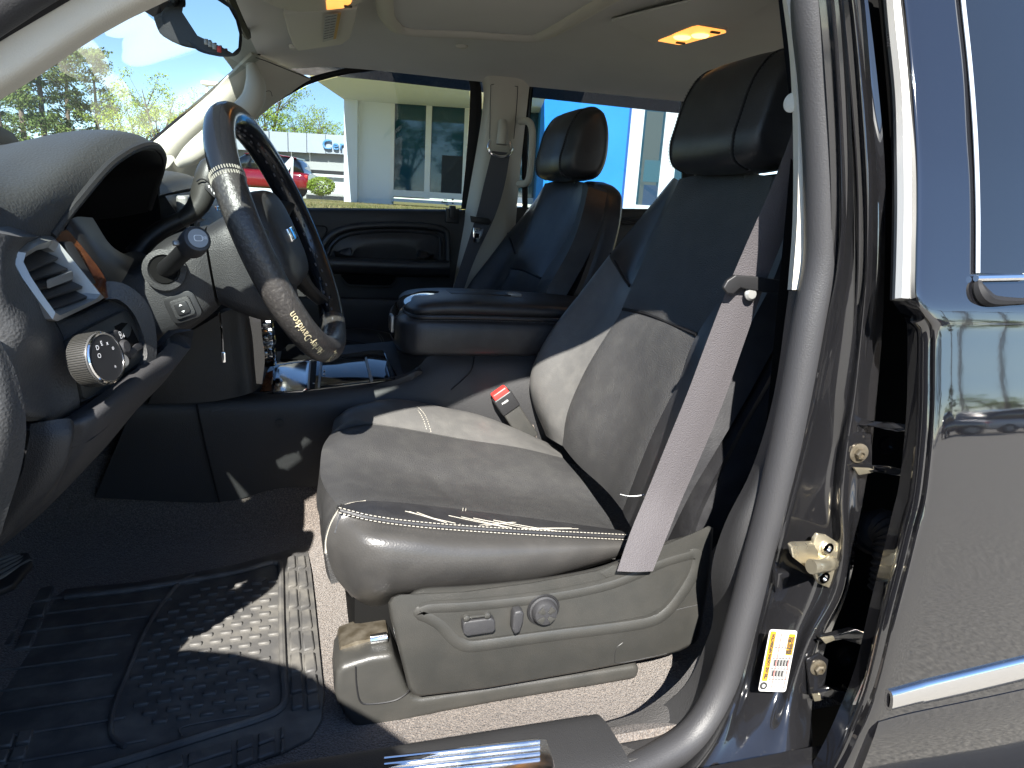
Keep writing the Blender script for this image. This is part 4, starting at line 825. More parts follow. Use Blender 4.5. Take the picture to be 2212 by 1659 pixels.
# stalk well, stalk and knob
wc = P(356,583,-.102)
lathe('stalk_well', [(.027,0),(.027,.004),(.020,.005),(.018,.001)], wc, (-.05,-1,.1), M['plastic'], sc_, seg=28)
lathe('stalk_hole', [(.0175,.0045),(.0175,.005)], wc, (-.05,-1,.1), M['void'], sc_, seg=24)
sk0, sk1 = P(358,582,-.10), P(412,530,-.185); skd = (sk1-sk0).normalized()
stalk = tube('turn_signal_stalk', [sk0, sk0.lerp(sk1,.5), sk1], [.012,.0105,.012], M['plastic_dark'], sc_, seg=14, n=3)
kn = lathe('stalk_knob', [(.012,-.004),(.0165,0),(.0172,.004),(.0165,.022),(.0150,.026),(.0120,.027)], sk1, skd, M['rubseal'], stalk, seg=28)
tipc = sk1+skd*.0272
lathe('knob_end', [(.0115,0),(.0115,.0006)], tipc, skd, M['silver'], stalk, seg=24)
kx = skd.cross(V((0,0,1))).normalized(); ky = kx.cross(skd) 
if ky.z < 0: ky = -ky
for s_, w2, h2, o2 in ((0,.010,.0075,.0007),(1,.0086,.0062,.0009)):
    prism('wiper_icon', [tipc+skd*o2+kx*a+ky*b for a, b in rrect(w2,h2,.002,2)], skd*.0002, M['white'] if s_ == 0 else M['silver'], stalk, smooth=False)
text('icon_lettering', 'BR', tipc+skd*.0012-kx*.0034-ky*.002, kx if kx.cross(ky).dot(skd) > 0 else -kx, ky, .0055, M['white'], stalk)
box('stalk_tab', sk1+skd*.008+kx*.019, (.008,.006,.006), M['silver'], stalk, ax=(kx, ky, skd), bevel=.002)
# pedal switch
pcn = P(396,663,-.096); pxd = (P(420,655,-.096)-pcn).normalized(); pzd = V((0,-1,0)).cross(pxd)*-1
pzd = pxd.cross(V((0,1,0)));  pzd = pzd if pzd.z > 0 else -pzd
for nm, w_, h_, of, m_ in (('switch_bezel',.040,.038,.003,'plastic_dark'),('switch_rocker',.026,.026,.008,'plastic'),('switch_button',.017,.017,.011,'plastic_dark')):
    prism(nm, [pcn+pxd*a+pzd*b+V((0,-of,0)) for a, b in rrect(w_,h_,.008 if w_ > .03 else .004,3)], (0,.012,0), M[m_], sc_, bevel=.0012)
for dz in (-.0035,.0035):
    sg = 1 if dz > 0 else -1
    mk('arrow_icon', [pcn+pzd*(dz+.0025*sg)+V((0,-.0125,0)), pcn+pxd*.0022+pzd*dz+V((0,-.0125,0)), pcn-pxd*.0022+pzd*dz+V((0,-.0125,0))], [(0,1,2)], M['white'], sc_, smooth=False)
# shift lever
lv = tube('shift_lever', P3([(292,552,.09),(318,520,.10),(352,494,.11),(392,474,.12)]), [.016,.014,.0135,.0125], M['plastic_dark'], sc_, seg=14)
hnd = tube('shift_handle', P3([(388,477,.118),(410,463,.122),(430,440,.126),(441,410,.13),(449,380,.132),(455,355,.134),(458,342,.135)]), [.0135,.0165,.020,.0225,.0225,.018,.007], M['shield'], sc_, seg=18, sx=.85, sy=1.0)
prism('tap_button', P3([(443,396,.105),(448,393,.105),(466,414,.105),(467,424,.105),(463,428,.105),(441,407,.105)]), (0,.006,0), M['rubseal'], hnd, bevel=.002)
for nm, l in (('plus_icon',[(449,401),(452,400),(454,404),(451,406)]),('bar_icon',[(455,406),(456,406),(458,413),(457,414)]),('minus_icon',[(461,415),(463,415),(464,419),(462,420)])):
    prism(nm, [P(a,b,.1045) for a,b in l], (0,.0005,0), M['white'], hnd, smooth=False)
tube('handle_seam', P3([(425,392,.107),(434,387,.104),(446,391,.105),(460,405,.108)]), .0012, M['plastic_dark'], hnd, seg=5)
# hanging key
tube('ignition_key', P3([(474,676,.0),(477,700,-.01),(480,730,-.01),(481,760,-.01)]), .0016, M['chrome'], sc_, seg=6)
box('key_tag', P(482,772,-.01), (.007,.003,.016), M['chrome'], sc_, bevel=.001)

# ================================================================== DASHBOARD
da = thing('dashboard', 'black grained dashboard with instrument hood, end vent and light switch', 'dashboard', (-.5,.3,-.69))
DK = M['dash']
# instrument hood: rows run from the near foot over the top to the far foot; columns from the lip forward
hoodr = [
    P3([(111,509,-.245),(60,508,-.30),(0,500,-.35),(-90,500,-.40),(-220,520,-.42)]),
    P3([(140,470,-.225),(80,462,-.28),(0,455,-.33),(-90,450,-.38),(-220,455,-.40)]),
    P3([(172,430,-.20),(105,415,-.25),(0,412,-.30),(-90,405,-.35),(-220,400,-.38)]),
    P3([(235,358,-.13),(150,350,-.18),(40,362,-.22),(-80,370,-.28),(-220,370,-.32)]),
    P3([(290,322,-.055),(205,300,-.09),(90,312,-.12),(-60,335,-.16),(-220,350,-.20)]),
    P3([(331,314,.02),(262,284,.00),(150,284,.0),(0,314,.0),(-200,340,0)]),
    P3([(350,332,.10),(310,300,.10),(200,290,.12),(60,312,.14),(-180,345,.15)]),
    P3([(350,362,.17),(330,340,.19),(240,330,.20),(100,350,.22),(-160,380,.22)]),
    P3([(322,450,.23),(310,440,.24),(240,430,.25),(120,440,.25),(-140,450,.25)])]
hood = patch('instrument_hood', hoodr, DK, da, n=6, thick=.008, face=(.1,-.5,1))
tube('hood_lip', [r[0] for r in hoodr], .0055, M['plastic'], hood, seg=8)
box('dash_blocker', (-.68,.36,-.26), (.5,1.5,.26), M['void'], da)  # added hidden block, keeps sun from crossing the hollow dash
box('dash_end_blocker', (-.465,-.285,-.14), (.27,.16,.13), M['void'], da)  # second added block, stops sun slipping in under the hood foot
box('column_blocker', (-.43,.0,-.26), (.24,.46,.22), M['void'], da)  # added dark box below the cluster, keeps sun off the console side
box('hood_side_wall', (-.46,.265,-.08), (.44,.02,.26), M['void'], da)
# inner walls of the hood and the cluster
patch('hood_lining', [[r[0]+V((-.002,0,-.006)), r[0]+V((-.06,.012,-.02)), r[0]+V((-.16,.02,-.035))] for r in hoodr], M['plastic_dark'], hood, n=4, thick=.003, face=(0,0,-1))
cl = patch('instrument_cluster', [[V((-.36,-.24,-.14)), V((-.36,0,-.145)), V((-.36,.24,-.14))], [V((-.39,-.22,-.02)), V((-.395,0,-.01)), V((-.39,.22,-.02))], [V((-.41,-.12,.06)), V((-.415,.02,.075)), V((-.41,.14,.06))]], M['gloss'], da, n=4, thick=.02, face=(1,0,0))
for yq in (-.12, .0, .12): lathe('gauge_ring', [(.045,0),(.045,.006),(.040,.008),(.040,.002)], V((-.372,yq,-.06)), (1,0,.25), M['silver'], cl, seg=24)
patch('cluster_surround', [P3([(140,500,-.225),(175,560,-.23),(225,640,-.225)]), P3([(160,470,-.20),(215,540,-.19),(262,610,-.17)]), P3([(200,470,-.08),(240,530,-.08),(290,560,-.08)])], M['plastic_dark'], da, n=5, thick=.004)
# glossy wood strip beside the vent
patch('wood_strip', [P3([(113,507,-.243),(146,496,-.222)]), P3([(160,560,-.238),(188,546,-.22)]), P3([(200,612,-.235),(222,592,-.22)]), P3([(224,645,-.232),(244,640,-.216)])], M['wood'], da, n=5, thick=.006)
# vent bezel: frame strip between the outer and inner outlines
vo = [(30,566,-.358),(34,543,-.356),(60,524,-.33),(104,508,-.25),(116,512,-.243),(150,552,-.243),(190,600,-.243),(225,643,-.243),(215,650,-.25),(170,672,-.30),(124,694,-.35),(114,690,-.358),(80,645,-.36),(48,600,-.36)]
vi = [(47,572,-.345),(54,556,-.338),(78,541,-.315),(104,535,-.262),(118,544,-.255),(140,572,-.255),(164,604,-.255),(187,633,-.256),(181,646,-.262),(146,661,-.30),(112,674,-.338),(102,666,-.344),(80,634,-.346),(60,600,-.346)]
vr = thing('air_vent', 'silver framed air vent with dark slats at the dashboard end', 'air vent', P(115,690,-.35))
O_ = P3(vo); I_ = P3(vi); Cb = [p+V((-.035,0,-.004)) for p in I_]; N_ = len(O_)
mid = [a.lerp(b,.5)+V((.006,-.004,.002)) for a, b in zip(O_, I_)]
F = []
for r in range(4): F += [(r*N_+i, r*N_+(i+1) % N_, (r+1)*N_+(i+1) % N_, (r+1)*N_+i) for i in range(N_)]
Oo = [p+V((-.012,.004,0)) for p in O_]
mk('vent_frame', Oo+O_+mid+I_+Cb, F, M['silver'], vr)
mk('vent_cavity', Cb, [tuple(range(N_))], M['void'], vr, smooth=False)
for (a, b) in (((50,578,-.342),(118,550,-.258)),((54,598,-.342),(140,574,-.258)),((66,618,-.342),(150,596,-.258)),((80,640,-.342),(172,612,-.258)),((98,662,-.340),(182,634,-.258))):
    A_, B_ = P(*a), P(*b); dx2 = (B_-A_).normalized(); ups = V((.5,0,1)).normalized(); fw = dx2.cross(ups).normalized()
    box('slat', (A_+B_)/2+V((-.006,0,0)), ((B_-A_).length, .020, .0035), M['plastic'], vr, ax=(dx2, fw, fw.cross(dx2)), bevel=.0012)
for t in (.18,.36,.54,.72,.88):
    A_, B_ = P(50,570,-.342).lerp(P(112,540,-.26),t)+V((-.022,0,0)), P(100,668,-.342).lerp(P(185,640,-.258),t)+V((-.022,0,0))
    tube('vane', [A_,B_], .0014, M['plastic_dark'], vr, seg=5, n=1)
A_, B_ = P(86,614,-.325), P(146,592,-.272); box('vent_slider', (A_+B_)/2+V((.006,-.002,.0)), ((B_-A_).length*.95,.008,.009), M['silver'], vr, ax=((B_-A_).normalized(), V((.3,-1,0)).normalized(), V((0,0,1))), bevel=.003)
box('vent_wheel', P(168,568,-.238), (.012,.008,.05), M['plastic_dark'], vr, ax=(V((.6,.8,0)), V((.8,-.6,0)), (P(150,540,-.24)-P(185,600,-.24)).normalized()), bevel=.002)
def Pd(a, b, Y): return P(a, b, Y+.045 if (Y < -.24 and a > 95) else Y)
def P3d(l): return [Pd(*q) for q in l]
# dashboard end pad (left of vent) and padded brow around the switch panel
patch('end_pad', [
    P3d([(-160,500,-.43),(-60,500,-.425),(0,504,-.41),(50,512,-.37),(104,510,-.262)]),
    P3d([(-160,560,-.43),(-60,560,-.43),(0,562,-.42),(20,560,-.395),(34,560,-.362)]),
    P3d([(-160,640,-.43),(-60,640,-.435),(0,640,-.43),(40,640,-.40),(76,645,-.364)]),
    P3d([(-160,730,-.43),(-60,730,-.435),(10,730,-.432),(75,725,-.405),(128,712,-.362)]),
    P3d([(-160,820,-.43),(-60,820,-.435),(20,820,-.433),(100,815,-.41),(158,800,-.372)]),
    P3d([(-160,890,-.42),(-60,890,-.425),(50,890,-.425),(120,888,-.405),(172,866,-.375)]),
    P3d([(-160,912,-.39),(-60,912,-.395),(60,910,-.395),(130,905,-.38),(168,886,-.36)])], DK, da, n=7, thick=.02)
patch('switch_brow', [
    P3d([(114,692,-.356),(124,700,-.355),(136,725,-.358),(152,770,-.362),(168,840,-.364),(176,868,-.366)]),
    P3d([(160,680,-.315),(172,684,-.318),(190,706,-.318),(210,760,-.32),(225,820,-.325),(232,842,-.325)]),
    P3d([(215,653,-.255),(235,652,-.255),(262,668,-.252),(278,710,-.252),(284,760,-.258),(282,800,-.265)]),
    P3d([(228,646,-.225),(258,648,-.222),(288,676,-.215),(308,720,-.212),(318,765,-.216),(308,790,-.225)])], DK, da, n=6, thick=.02)
# light switch panel
ls = thing('headlight_switch', 'round ribbed headlight knob on its grey panel below the air vent', 'light switch', Pd(220,800,-.33))
Z0 = [(139,737,-.366),(200,702,-.32),(262,671,-.258),(272,674,-.252),(292,708,-.246),(306,744,-.244),(309,768,-.246),(302,780,-.252),(240,822,-.31),(180,864,-.364),(172,858,-.368),(160,800,-.370)]
zp = P3d(Z0); zc = sum(zp, V())/len(zp)
nz = (zp[2]-zp[0]).cross(zp[9]-zp[0]).normalized(); nz = nz if nz.dot(EYE-zc) > 0 else -nz
prism('switch_panel', [p+nz*.004 for p in zp], -nz*.008, M['shield'], ls, bevel=.002)
kd = (V((.90,-.36,.22))).normalized(); kc = P(184,780,-.345)
kb = lathe('knob', [(.0255,0),(.0265,.003),(.0265,.020),(.0250,.0235)], kc, kd, mat('knurled grey plastic', (.05,.05,.05), .38), ls, seg=40)
ka = V((0,0,1)).cross(kd).normalized(); kb2 = kd.cross(ka)
boxes('knurl', [(kc+kd*.0115+(ka*math.cos(a)+kb2*math.sin(a))*.0266, (.0012,.0014,.019), ((ka*-math.sin(a)+kb2*math.cos(a)), (ka*math.cos(a)+kb2*math.sin(a)), kd)) for a in [2*math.pi*i/72 for i in range(72)]], M['shield'], kb)
tube('knob_ring', [kc+kd*.0235+(ka*math.cos(a)+kb2*math.sin(a))*.0245 for a in [2*math.pi*i/24 for i in range(24)]], .0016, M['chrome'], kb, seg=6, n=2, closed=True)
lathe('knob_face', [(.0235,.0232),(.0235,.0242)], kc, kd, M['plastic_dark'], kb, seg=32)
fx = kd.cross(V((0,0,1))).normalized(); fx = fx if fx.dot(RT) > 0 else -fx; fy = fx.cross(kd); fy = fy if fy.z > 0 else -fy
for u, v, b_ in ((-.012,.010,'D'),(-.004,.013,'E'),(.004,.012,'x'),(.010,.006,'o'),(-.013,.002,'O'),(.006,-.014,'*')):
    text('knob_icon', b_, kc+kd*.0246+fx*u+fy*v, fx if fx.cross(fy).dot(kd) > 0 else -fx, fy, .0065, M['white'], kb, lift=.0002)
prism('dimmer_block', [p+nz*.005 for p in P3d([(214,726,-.318),(232,714,-.302),(240,718,-.298),(262,756,-.285),(266,778,-.285),(252,770,-.30),(224,740,-.316)])], nz*.006, M['rubseal'], ls, bevel=.0015)
for a, b, t in ((226,728,'D'),(229,735,'D'),(235,732,'6')): text('dimmer_icon', t, Pd(a,b,-.312)+nz*.016, fx, fy, .006, M['white'], ls)
lathe('dimmer_button', [(.008,0),(.008,.008),(.006,.010)], Pd(246,752,-.30)+nz*.006, kd, M['rubseal'], ls, seg=16); lathe('fog_button', [(.008,0),(.008,.008),(.006,.010)], Pd(246,782,-.305)+nz*.004, kd, M['silver'], ls, seg=16)
cv = P3d([(240,706,-.288),(264,692,-.262),(272,698,-.258),(298,752,-.256),(268,774,-.280),(262,760,-.285)])
prism('coin_pocket', [p+nz*.0045 for p in cv], nz*-.001, M['void'], ls, smooth=False)
prism('pocket_lip', [p+nz*.005 for p in P3d([(268,774,-.280),(298,752,-.256),(294,740,-.256),(282,744,-.266),(270,756,-.277)])], nz*.002, M['rubseal'], ls, bevel=.001)
# lower knee panel
def kr(l, sh): return [P(a, b, Y+sh*min(1, max(.15, (-Y-.08)/.3))) for a, b, Y in l]
patch('knee_panel', [
    kr([(52,912,-.40),(130,905,-.385),(176,880,-.37),(240,835,-.325),(305,788,-.25),(345,762,-.20),(366,740,-.17)], .045),
    kr([(50,930,-.41),(140,918,-.40),(190,895,-.39),(255,850,-.345),(320,800,-.265),(362,775,-.205),(385,745,-.165)], .045),
    kr([(40,960,-.41),(150,945,-.40),(200,920,-.395),(262,872,-.35),(322,826,-.275),(372,792,-.20),(400,752,-.15)], .05),
    kr([(20,1050,-.40),(130,1020,-.395),(200,965,-.385),(258,905,-.345),(318,850,-.275),(372,800,-.20),(412,752,-.135)], .06),
    kr([(-60,1200,-.38),(60,1120,-.38),(150,1040,-.375),(232,960,-.34),(300,880,-.265),(362,816,-.19),(410,745,-.13)], .075),
    kr([(-110,1260,-.33),(30,1160,-.33),(120,1080,-.325),(205,990,-.29),(280,900,-.22),(345,830,-.16),(395,735,-.12)], .085)], M['knee'], da, n=6, thick=.03)
def P3f(l): return [P(a, b, y+.03) for a, b, y in l]
patch('fuse_cover', [P3f([(66,916,-.420),(110,908,-.418),(148,904,-.410),(160,914,-.405)]), P3f([(60,960,-.424),(110,955,-.424),(150,950,-.418),(160,940,-.41)]), P3f([(30,1060,-.418),(80,1050,-.42),(130,1030,-.414),(150,980,-.408)]), P3f([(-90,1210,-.40),(-20,1190,-.404),(60,1120,-.402),(118,1068,-.398)])], M['plastic'], da, n=6, thick=.02)
# hinge pillar cover at the very left (lit and shaded rounded pad)
patch('hinge_pillar_cover', [P3([(-150,700,-.455),(-40,705,-.455),(0,738,-.448)]), P3([(-150,800,-.47),(-20,800,-.468),(34,805,-.448)]), P3([(-150,900,-.478),(-10,900,-.475),(56,905,-.450)]), P3([(-150,1000,-.475),(-20,1000,-.473),(48,1000,-.448)]), P3([(-150,1100,-.46),(-40,1100,-.458),(20,1095,-.442)]), P3([(-150,1250,-.44),(-60,1230,-.44),(-15,1205,-.43)])], M['dash'], da, n=6, thick=.03)
# centre and passenger side of the dash
patch('passenger_top_pad', [
    [V((-.24,.26,-.02)), V((-.22,.5,-.005)), V((-.22,.8,-.005)), V((-.26,1.12,-.03))],
    [V((-.27,.25,.005)), V((-.27,.5,.025)), V((-.28,.8,.025)), V((-.33,1.13,.0))],
    [V((-.45,.22,.0)), V((-.48,.5,.015)), V((-.48,.8,.015)), V((-.50,1.14,-.01))],
    [V((-.85,-.3,-.10)), V((-.92,.4,-.09)), V((-.92,.8,-.09)), V((-.80,1.15,-.12))]], M['dash'], da, n=6, thick=.015, face=(0,0,1))
patch('near_top_pad', [[V((-.42,-.42,-.05)), V((-.45,0,-.03)), V((-.45,.25,-.02))], [V((-.85,-.42,-.14)), V((-.95,0,-.10)), V((-.95,.25,-.09))]], M['dash'], da, n=4, thick=.02, face=(0,0,1))
fa = patch('passenger_face', [
    [V((-.23,.26,-.02)), V((-.205,.5,-.008)), V((-.205,.8,-.008)), V((-.24,1.13,-.03))],
    [V((-.19,.26,-.10)), V((-.165,.5,-.09)), V((-.17,.8,-.09)), V((-.21,1.13,-.10))],
    [V((-.20,.26,-.22)), V((-.18,.5,-.22)), V((-.19,.8,-.22)), V((-.23,1.13,-.22))],
    [V((-.27,.26,-.38)), V((-.27,.5,-.38)), V((-.28,.8,-.38)), V((-.31,1.13,-.38))]], M['plastic'], da, n=6, thick=.03, face=(1,0,0))
# centre vents seen behind the shift lever
for y0, y1 in ((.27,.40),(.41,.54)):
    v_ = box('centre_vent', (-.205,(y0+y1)/2,-.055), (.02,y1-y0,.075), M['silver'], da, bevel=.006, seg=3)
    box('vent_cavity', (-.197,(y0+y1)/2,-.055), (.012,y1-y0-.02,.055), M['void'], v_, bevel=.004)
    for k in range(4): box('slat', (-.190,(y0+y1)/2,-.035-.0135*k), (.014,y1-y0-.022,.003), M['silver'], v_)
    for k in range(3): box('vane', (-.192,y0+.03+.035*k,-.055), (.012,.004,.054), M['silver'], v_)
box('wood_band', (-.185,.62,-.065), (.015,.13,.05), M['wood'], da, bevel=.004)
box('wood_band', (-.180,.86,-.065), (.015,.26,.05), M['wood'], da, bevel=.004)
# centre stack: curved flank, knobs, chrome trim
def P3s(l): return [P(a, b, y+.07) for a, b, y in l]
stp = patch('centre_stack_flank', [
    P3s([(405,720,.17),(440,700,.18),(490,672,.19),(530,668,.20),(562,676,.28)]),
    P3s([(372,772,.16),(430,750,.18),(490,735,.19),(540,730,.20),(566,725,.28)]),
    P3s([(340,830,.16),(430,815,.18),(500,800,.19),(545,790,.20),(570,770,.28)]),
    P3s([(320,872,.17),(430,870,.185),(500,860,.195),(550,845,.20),(568,825,.28)])], M['plastic'], da, n=6, thick=.03)
patch('centre_stack_face', [[P(562,676,.28), P(562,676,.28)+V((-.02,.27,0))], [P(566,725,.28), P(566,725,.28)+V((-.02,.27,0))], [P(572,775,.28), P(572,775,.28)+V((-.02,.27,0))], [P(566,830,.28), P(566,830,.28)+V((-.02,.27,0))]], M['gloss'], da, n=5, thick=.03, face=(1,0,0))
for a, b, Y in ((566,700,.33),(570,728,.32),(570,762,.31),(572,775,.38)):
    lathe('stack_knob', [(.017,0),(.018,.004),(.016,.020),(.012,.022)], P(a,b,Y), (1,-.2,.1), M['chrome'], da, seg=24)
box('chrome_trim', P(556,700,.295), (.008,.012,.09), M['chrome'], da, bevel=.003)
patch('wood_sill', [P3([(560,850,.30),(585,845,.30)]), P3([(575,805,.33),(590,800,.33)])], M['wood'], da, n=3, thick=.006)

# ================================================================== CENTRE CONSOLE
cc = thing('centre_console', 'black centre console with padded armrest lid and glossy wood tray', 'console', (.2,.35,-.62))
YC = .29
def P3c(l): return [P(a, b, y+.085) for a, b, y in l]      # console flank stands clear of the seat
patch('console_side', [
    P3c([(300,852,.20),(430,852,.205),(590,846,.21),(720,830,.215),(860,812,.22),(905,790,.225),(940,765,.235),(1060,765,.24),(1250,765,.24),(1400,770,.24)]),
    P3c([(290,872,.175),(430,872,.18),(590,866,.185),(720,852,.19),(860,842,.195),(930,822,.20),(990,800,.21),(1060,800,.215),(1250,800,.215),(1400,800,.215)]),
    P3c([(270,920,.17),(440,920,.175),(600,915,.18),(720,905,.18),(860,900,.185),(960,890,.19),(1030,880,.195),(1120,880,.20),(1250,880,.20),(1400,880,.20)]),
    P3c([(205,1075,.19),(470,1085,.195),(600,1055,.20),(720,1050,.20),(860,1040,.20),(960,1030,.20),(1030,1020,.205),(1120,1010,.205),(1250,1000,.205),(1400,1000,.205)])], M['plastic'], cc, n=5, thick=.02)
tube('side_joint', P3c([(425,872,.172),(432,910,.168),(450,990,.176),(474,1085,.188)]), .0018, M['seal'], cc, seg=5)
tube('side_joint', P3c([(1025,770,.230),(1018,800,.205),(1000,820,.200),(975,842,.195)]), .0012, M['seal'], cc, seg=5)
lathe('side_screw', [(.009,0),(.009,.002),(.005,.0022),(.005,.0005)], P(604,915,.262), (0,-1,0), M['plastic_dark'], cc, seg=12)
patch('carpet_corner', [P3c([(1060,905,.20),(1100,880,.205),(1140,868,.21)]), P3c([(1060,960,.195),(1110,950,.195),(1160,945,.195)])], M['carpet'], cc, n=4, thick=.004)
# top deck with raised tray
deckz = lambda px, py: None
_A, _B, _C = P(560,851,.32), P(858,818,.325), P(832,755,.50); _n = (_B-_A).cross(_C-_A).normalized()
def zdeck(x, y, dz=0): return V((x, y, _A.z-(_n.x*(x-_A.x)+_n.y*(y-_A.y))/_n.z+dz))
_xs = (-.32,-.19,-.06,.07,.165,.205)
patch('top_deck', [P3c([(300,852,.20),(430,850,.205),(590,846,.21),(720,832,.215),(860,814,.22),(905,792,.225)]), [zdeck(x,.32,.002) for x in _xs], [zdeck(x,.45,0) for x in _xs], [zdeck(x,.55,0) for x in _xs], [zdeck(x,.58,-.03) for x in _xs]], M['plastic'], cc, n=6, thick=.02, face=(0,-.3,1))
def dk(px, py, lift=.006):
    """point on the tray plane of the console deck"""
    A0, B0, C0 = P(560,851,.32), P(858,818,.325), P(832,755,.50)
    n0 = (B0-A0).cross(C0-A0).normalized(); n0 = n0 if n0.z > 0 else -n0
    return PN(px, py, A0+n0*lift, n0), n0
def tray(name, l, m, lift, th, parent, bevel=.001):
    n0 = dk(*l[0], lift)[1]; return prism(name, [dk(a,b,lift)[0] for a,b in l], -n0*th, m, parent, bevel=bevel)
tr = tray('wood_tray', [(560,852),(578,790),(584,784),(690,772),(800,756),(826,755),(834,764),(858,812),(852,820),(720,836),(600,850)], M['gloss'], .012, .02, cc, .003)
tray('chrome_lid', [(590,846),(598,795),(604,788),(660,780),(668,784),(664,838),(656,842)], M['chrome'], .016, .006, tr, .002)
tray('divider', [(666,838),(672,776),(684,775),(680,836)], M['seal'], .0145, .004, tr)
tray('divider_edge', [(664,836),(669,778),(672,778),(668,836)], M['silver'], .0175, .004, tr, .0005)
tray('bin_cover', [(690,834),(696,776),(788,763),(806,818),(800,822)], M['gloss'], .015, .004, tr, .001)
tray('bin_edge', [(686,836),(692,776),(696,776),(691,834)], M['silver'], .0175, .004, tr, .0005)
tray('bin_edge', [(800,823),(806,821),(792,770),(788,772)], M['silver'], .0175, .003, tr, .0005)
n0 = dk(600,800)[1]
for a, b, h in ((700,800,.010),(700,808,.006),(678,828,.004)): box('tray_mark', dk(a,b,.0158)[0], (.004,h,.0006), M['white'], tr, ax=(V((1,0,0)), V((0,1,0)), n0))
# cup holder hollow on the passenger side, and the passenger-side bin
tray('storage_slot', [(605,776),(608,758),(622,744),(700,735),(706,770),(640,776)], M['void'], .008, .004, cc)
# armrest lid: padded box lofted in x, with stitched top pad and gloss inlay
def aring(x, yl, yh, zb, zt, r=.4):
    pts = []
    yc, zc_, hy, hz_ = (yl+yh)/2, (zb+zt)/2, (yh-yl)/2, (zt-zb)/2
    for i in range(20):
        a = 2*math.pi*i/20; ca, sa = math.cos(a), math.sin(a)
        pts.append(V((x, yc+hy*math.copysign(abs(ca)**r, ca), zc_+hz_*math.copysign(abs(sa)**r, sa))))
    return pts
zt = -.218
ab = loft('armrest_box', [aring(.178,.30,.48,-.285,-.245), aring(.184,.262,.52,-.30,-.232), aring(.20,.236,.55,-.306,-.222), aring(.24,.222,.565,-.308,zt), aring(.38,.222,.565,-.308,zt-.002), aring(.52,.224,.565,-.308,zt-.006), aring(.64,.23,.56,-.308,zt-.010)], M['leather'], cc, n=5, nr=2)
tp_ = loft('armrest_pad', [aring(.196,.32,.46,-.230,-.212,.6), aring(.205,.256,.53,-.228,-.203,.6), aring(.23,.232,.552,-.226,-.192,.6), aring(.30,.228,.556,-.224,-.186,.6), aring(.42,.228,.556,-.226,-.188,.6), aring(.56,.230,.556,-.230,-.194,.6), aring(.64,.236,.55,-.232,-.200,.6)], M['leather'], cc, n=5, nr=2)
wlt = [V((.197,.33,-.2235)), V((.205,.252,-.2225)), V((.232,.224,-.2205)), V((.30,.2205,-.2195)), V((.42,.2205,-.221)), V((.60,.223,-.226))]
tube('armrest_welt', wlt, .004, M['leather'], tp_, seg=8)
stitches('stitching', [p+V((0,-.003,-.006)) for p in wlt], M['stitch_dk'], ab)
patch('gloss_inlay', [[V((.176,.33,-.275)), V((.176,.40,-.275)), V((.176,.45,-.275))], [V((.186,.33,-.215)), V((.186,.40,-.213)), V((.186,.45,-.215))], [V((.225,.33,-.188)), V((.225,.40,-.186)), V((.225,.45,-.188))], [V((.30,.33,-.181)), V((.30,.40,-.180)), V((.30,.45,-.181))], [V((.44,.33,-.184)), V((.44,.40,-.183)), V((.44,.45,-.184))]], M['gloss'], cc, n=6, thick=.012, face=(-.3,0,1))
box('inlay_recess', (.36,.39,-.1815), (.13,.085,.006), M['plastic_dark'], cc, bevel=.002); box('inlay_latch', (.435,.37,-.1805), (.03,.04,.008), M['silver'], cc, bevel=.003)
for y_ in (.345,.375): box('front_button', (.173,y_,-.250), (.006,.022,.034), M['silver'], cc, bevel=.002); 
for y_ in (.345,.375): box('button_face', (.1705,y_,-.250), (.004,.017,.028), M['plastic_dark'], cc, bevel=.001)

for ch in [o for o in list(cc.children)+[g for q in cc.children for g in q.children] if o.name.split('.')[0] in ('armrest_box','armrest_pad','armrest_welt','gloss_inlay','inlay_recess','inlay_latch','front_button','button_face') or (o.name.startswith('stitching') and o.parent is ab)]:
    dz_ = -.007 if ch.name.startswith(('inlay','gloss')) else 0
    for v in ch.data.vertices: v.co = V((v.co.x*1.062, .305+(v.co.y-.222)*.79, v.co.z*1.062+dz_))

# ================================================================== FLOOR MAT, PEDALS
fm = thing('floor_mat', 'ribbed dusty rubber floor mat in the driver footwell, half in sunlight', 'floor mat', (-.2,-.08,-.69))
ZM = -.684
def mz(px, py, z=ZM): return PZ(px, py, z)
mo_ = [mz(a,b) for a,b in ((-260,1310),(140,1272),(300,1256),(500,1221),(590,1196),(645,1180),(664,1183),(672,1230),(680,1300),(690,1400),(700,1500),(694,1555),(672,1590),(620,1618),(500,1660),(300,1720),(-100,1800),(-420,1800))]
prism('mat_base', mo_, (0,0,-.006), M['rubber'], fm, bevel=.002)
# raised inner rim, right and near sides
rimp = [mz(a,b,ZM+.004) for a,b in ((140,1290),(300,1272),(500,1238),(575,1218),(596,1216),(606,1226),(608,1330),(612,1450),(616,1500),(604,1530),(560,1552),(440,1590),(280,1640),(100,1690),(-200,1760))]
tube('raised_rim', rimp, .0055, M['rubber'], fm, seg=8)
tube('raised_rim', [mz(a,b,ZM+.003) for a,b in ((418,1240),(385,1262),(345,1310),(310,1370),(285,1430),(260,1490),(243,1540),(240,1580),(252,1602),(270,1612))], .0035, M['rubber'], fm, seg=8)
me_cache = {}
def pad(px4, z=ZM+.006):
    prism('tread_pad', [mz(a,b,z) for a,b in px4], (0,0,-.008), M['rubber'], fm, bevel=.002, seg=1)
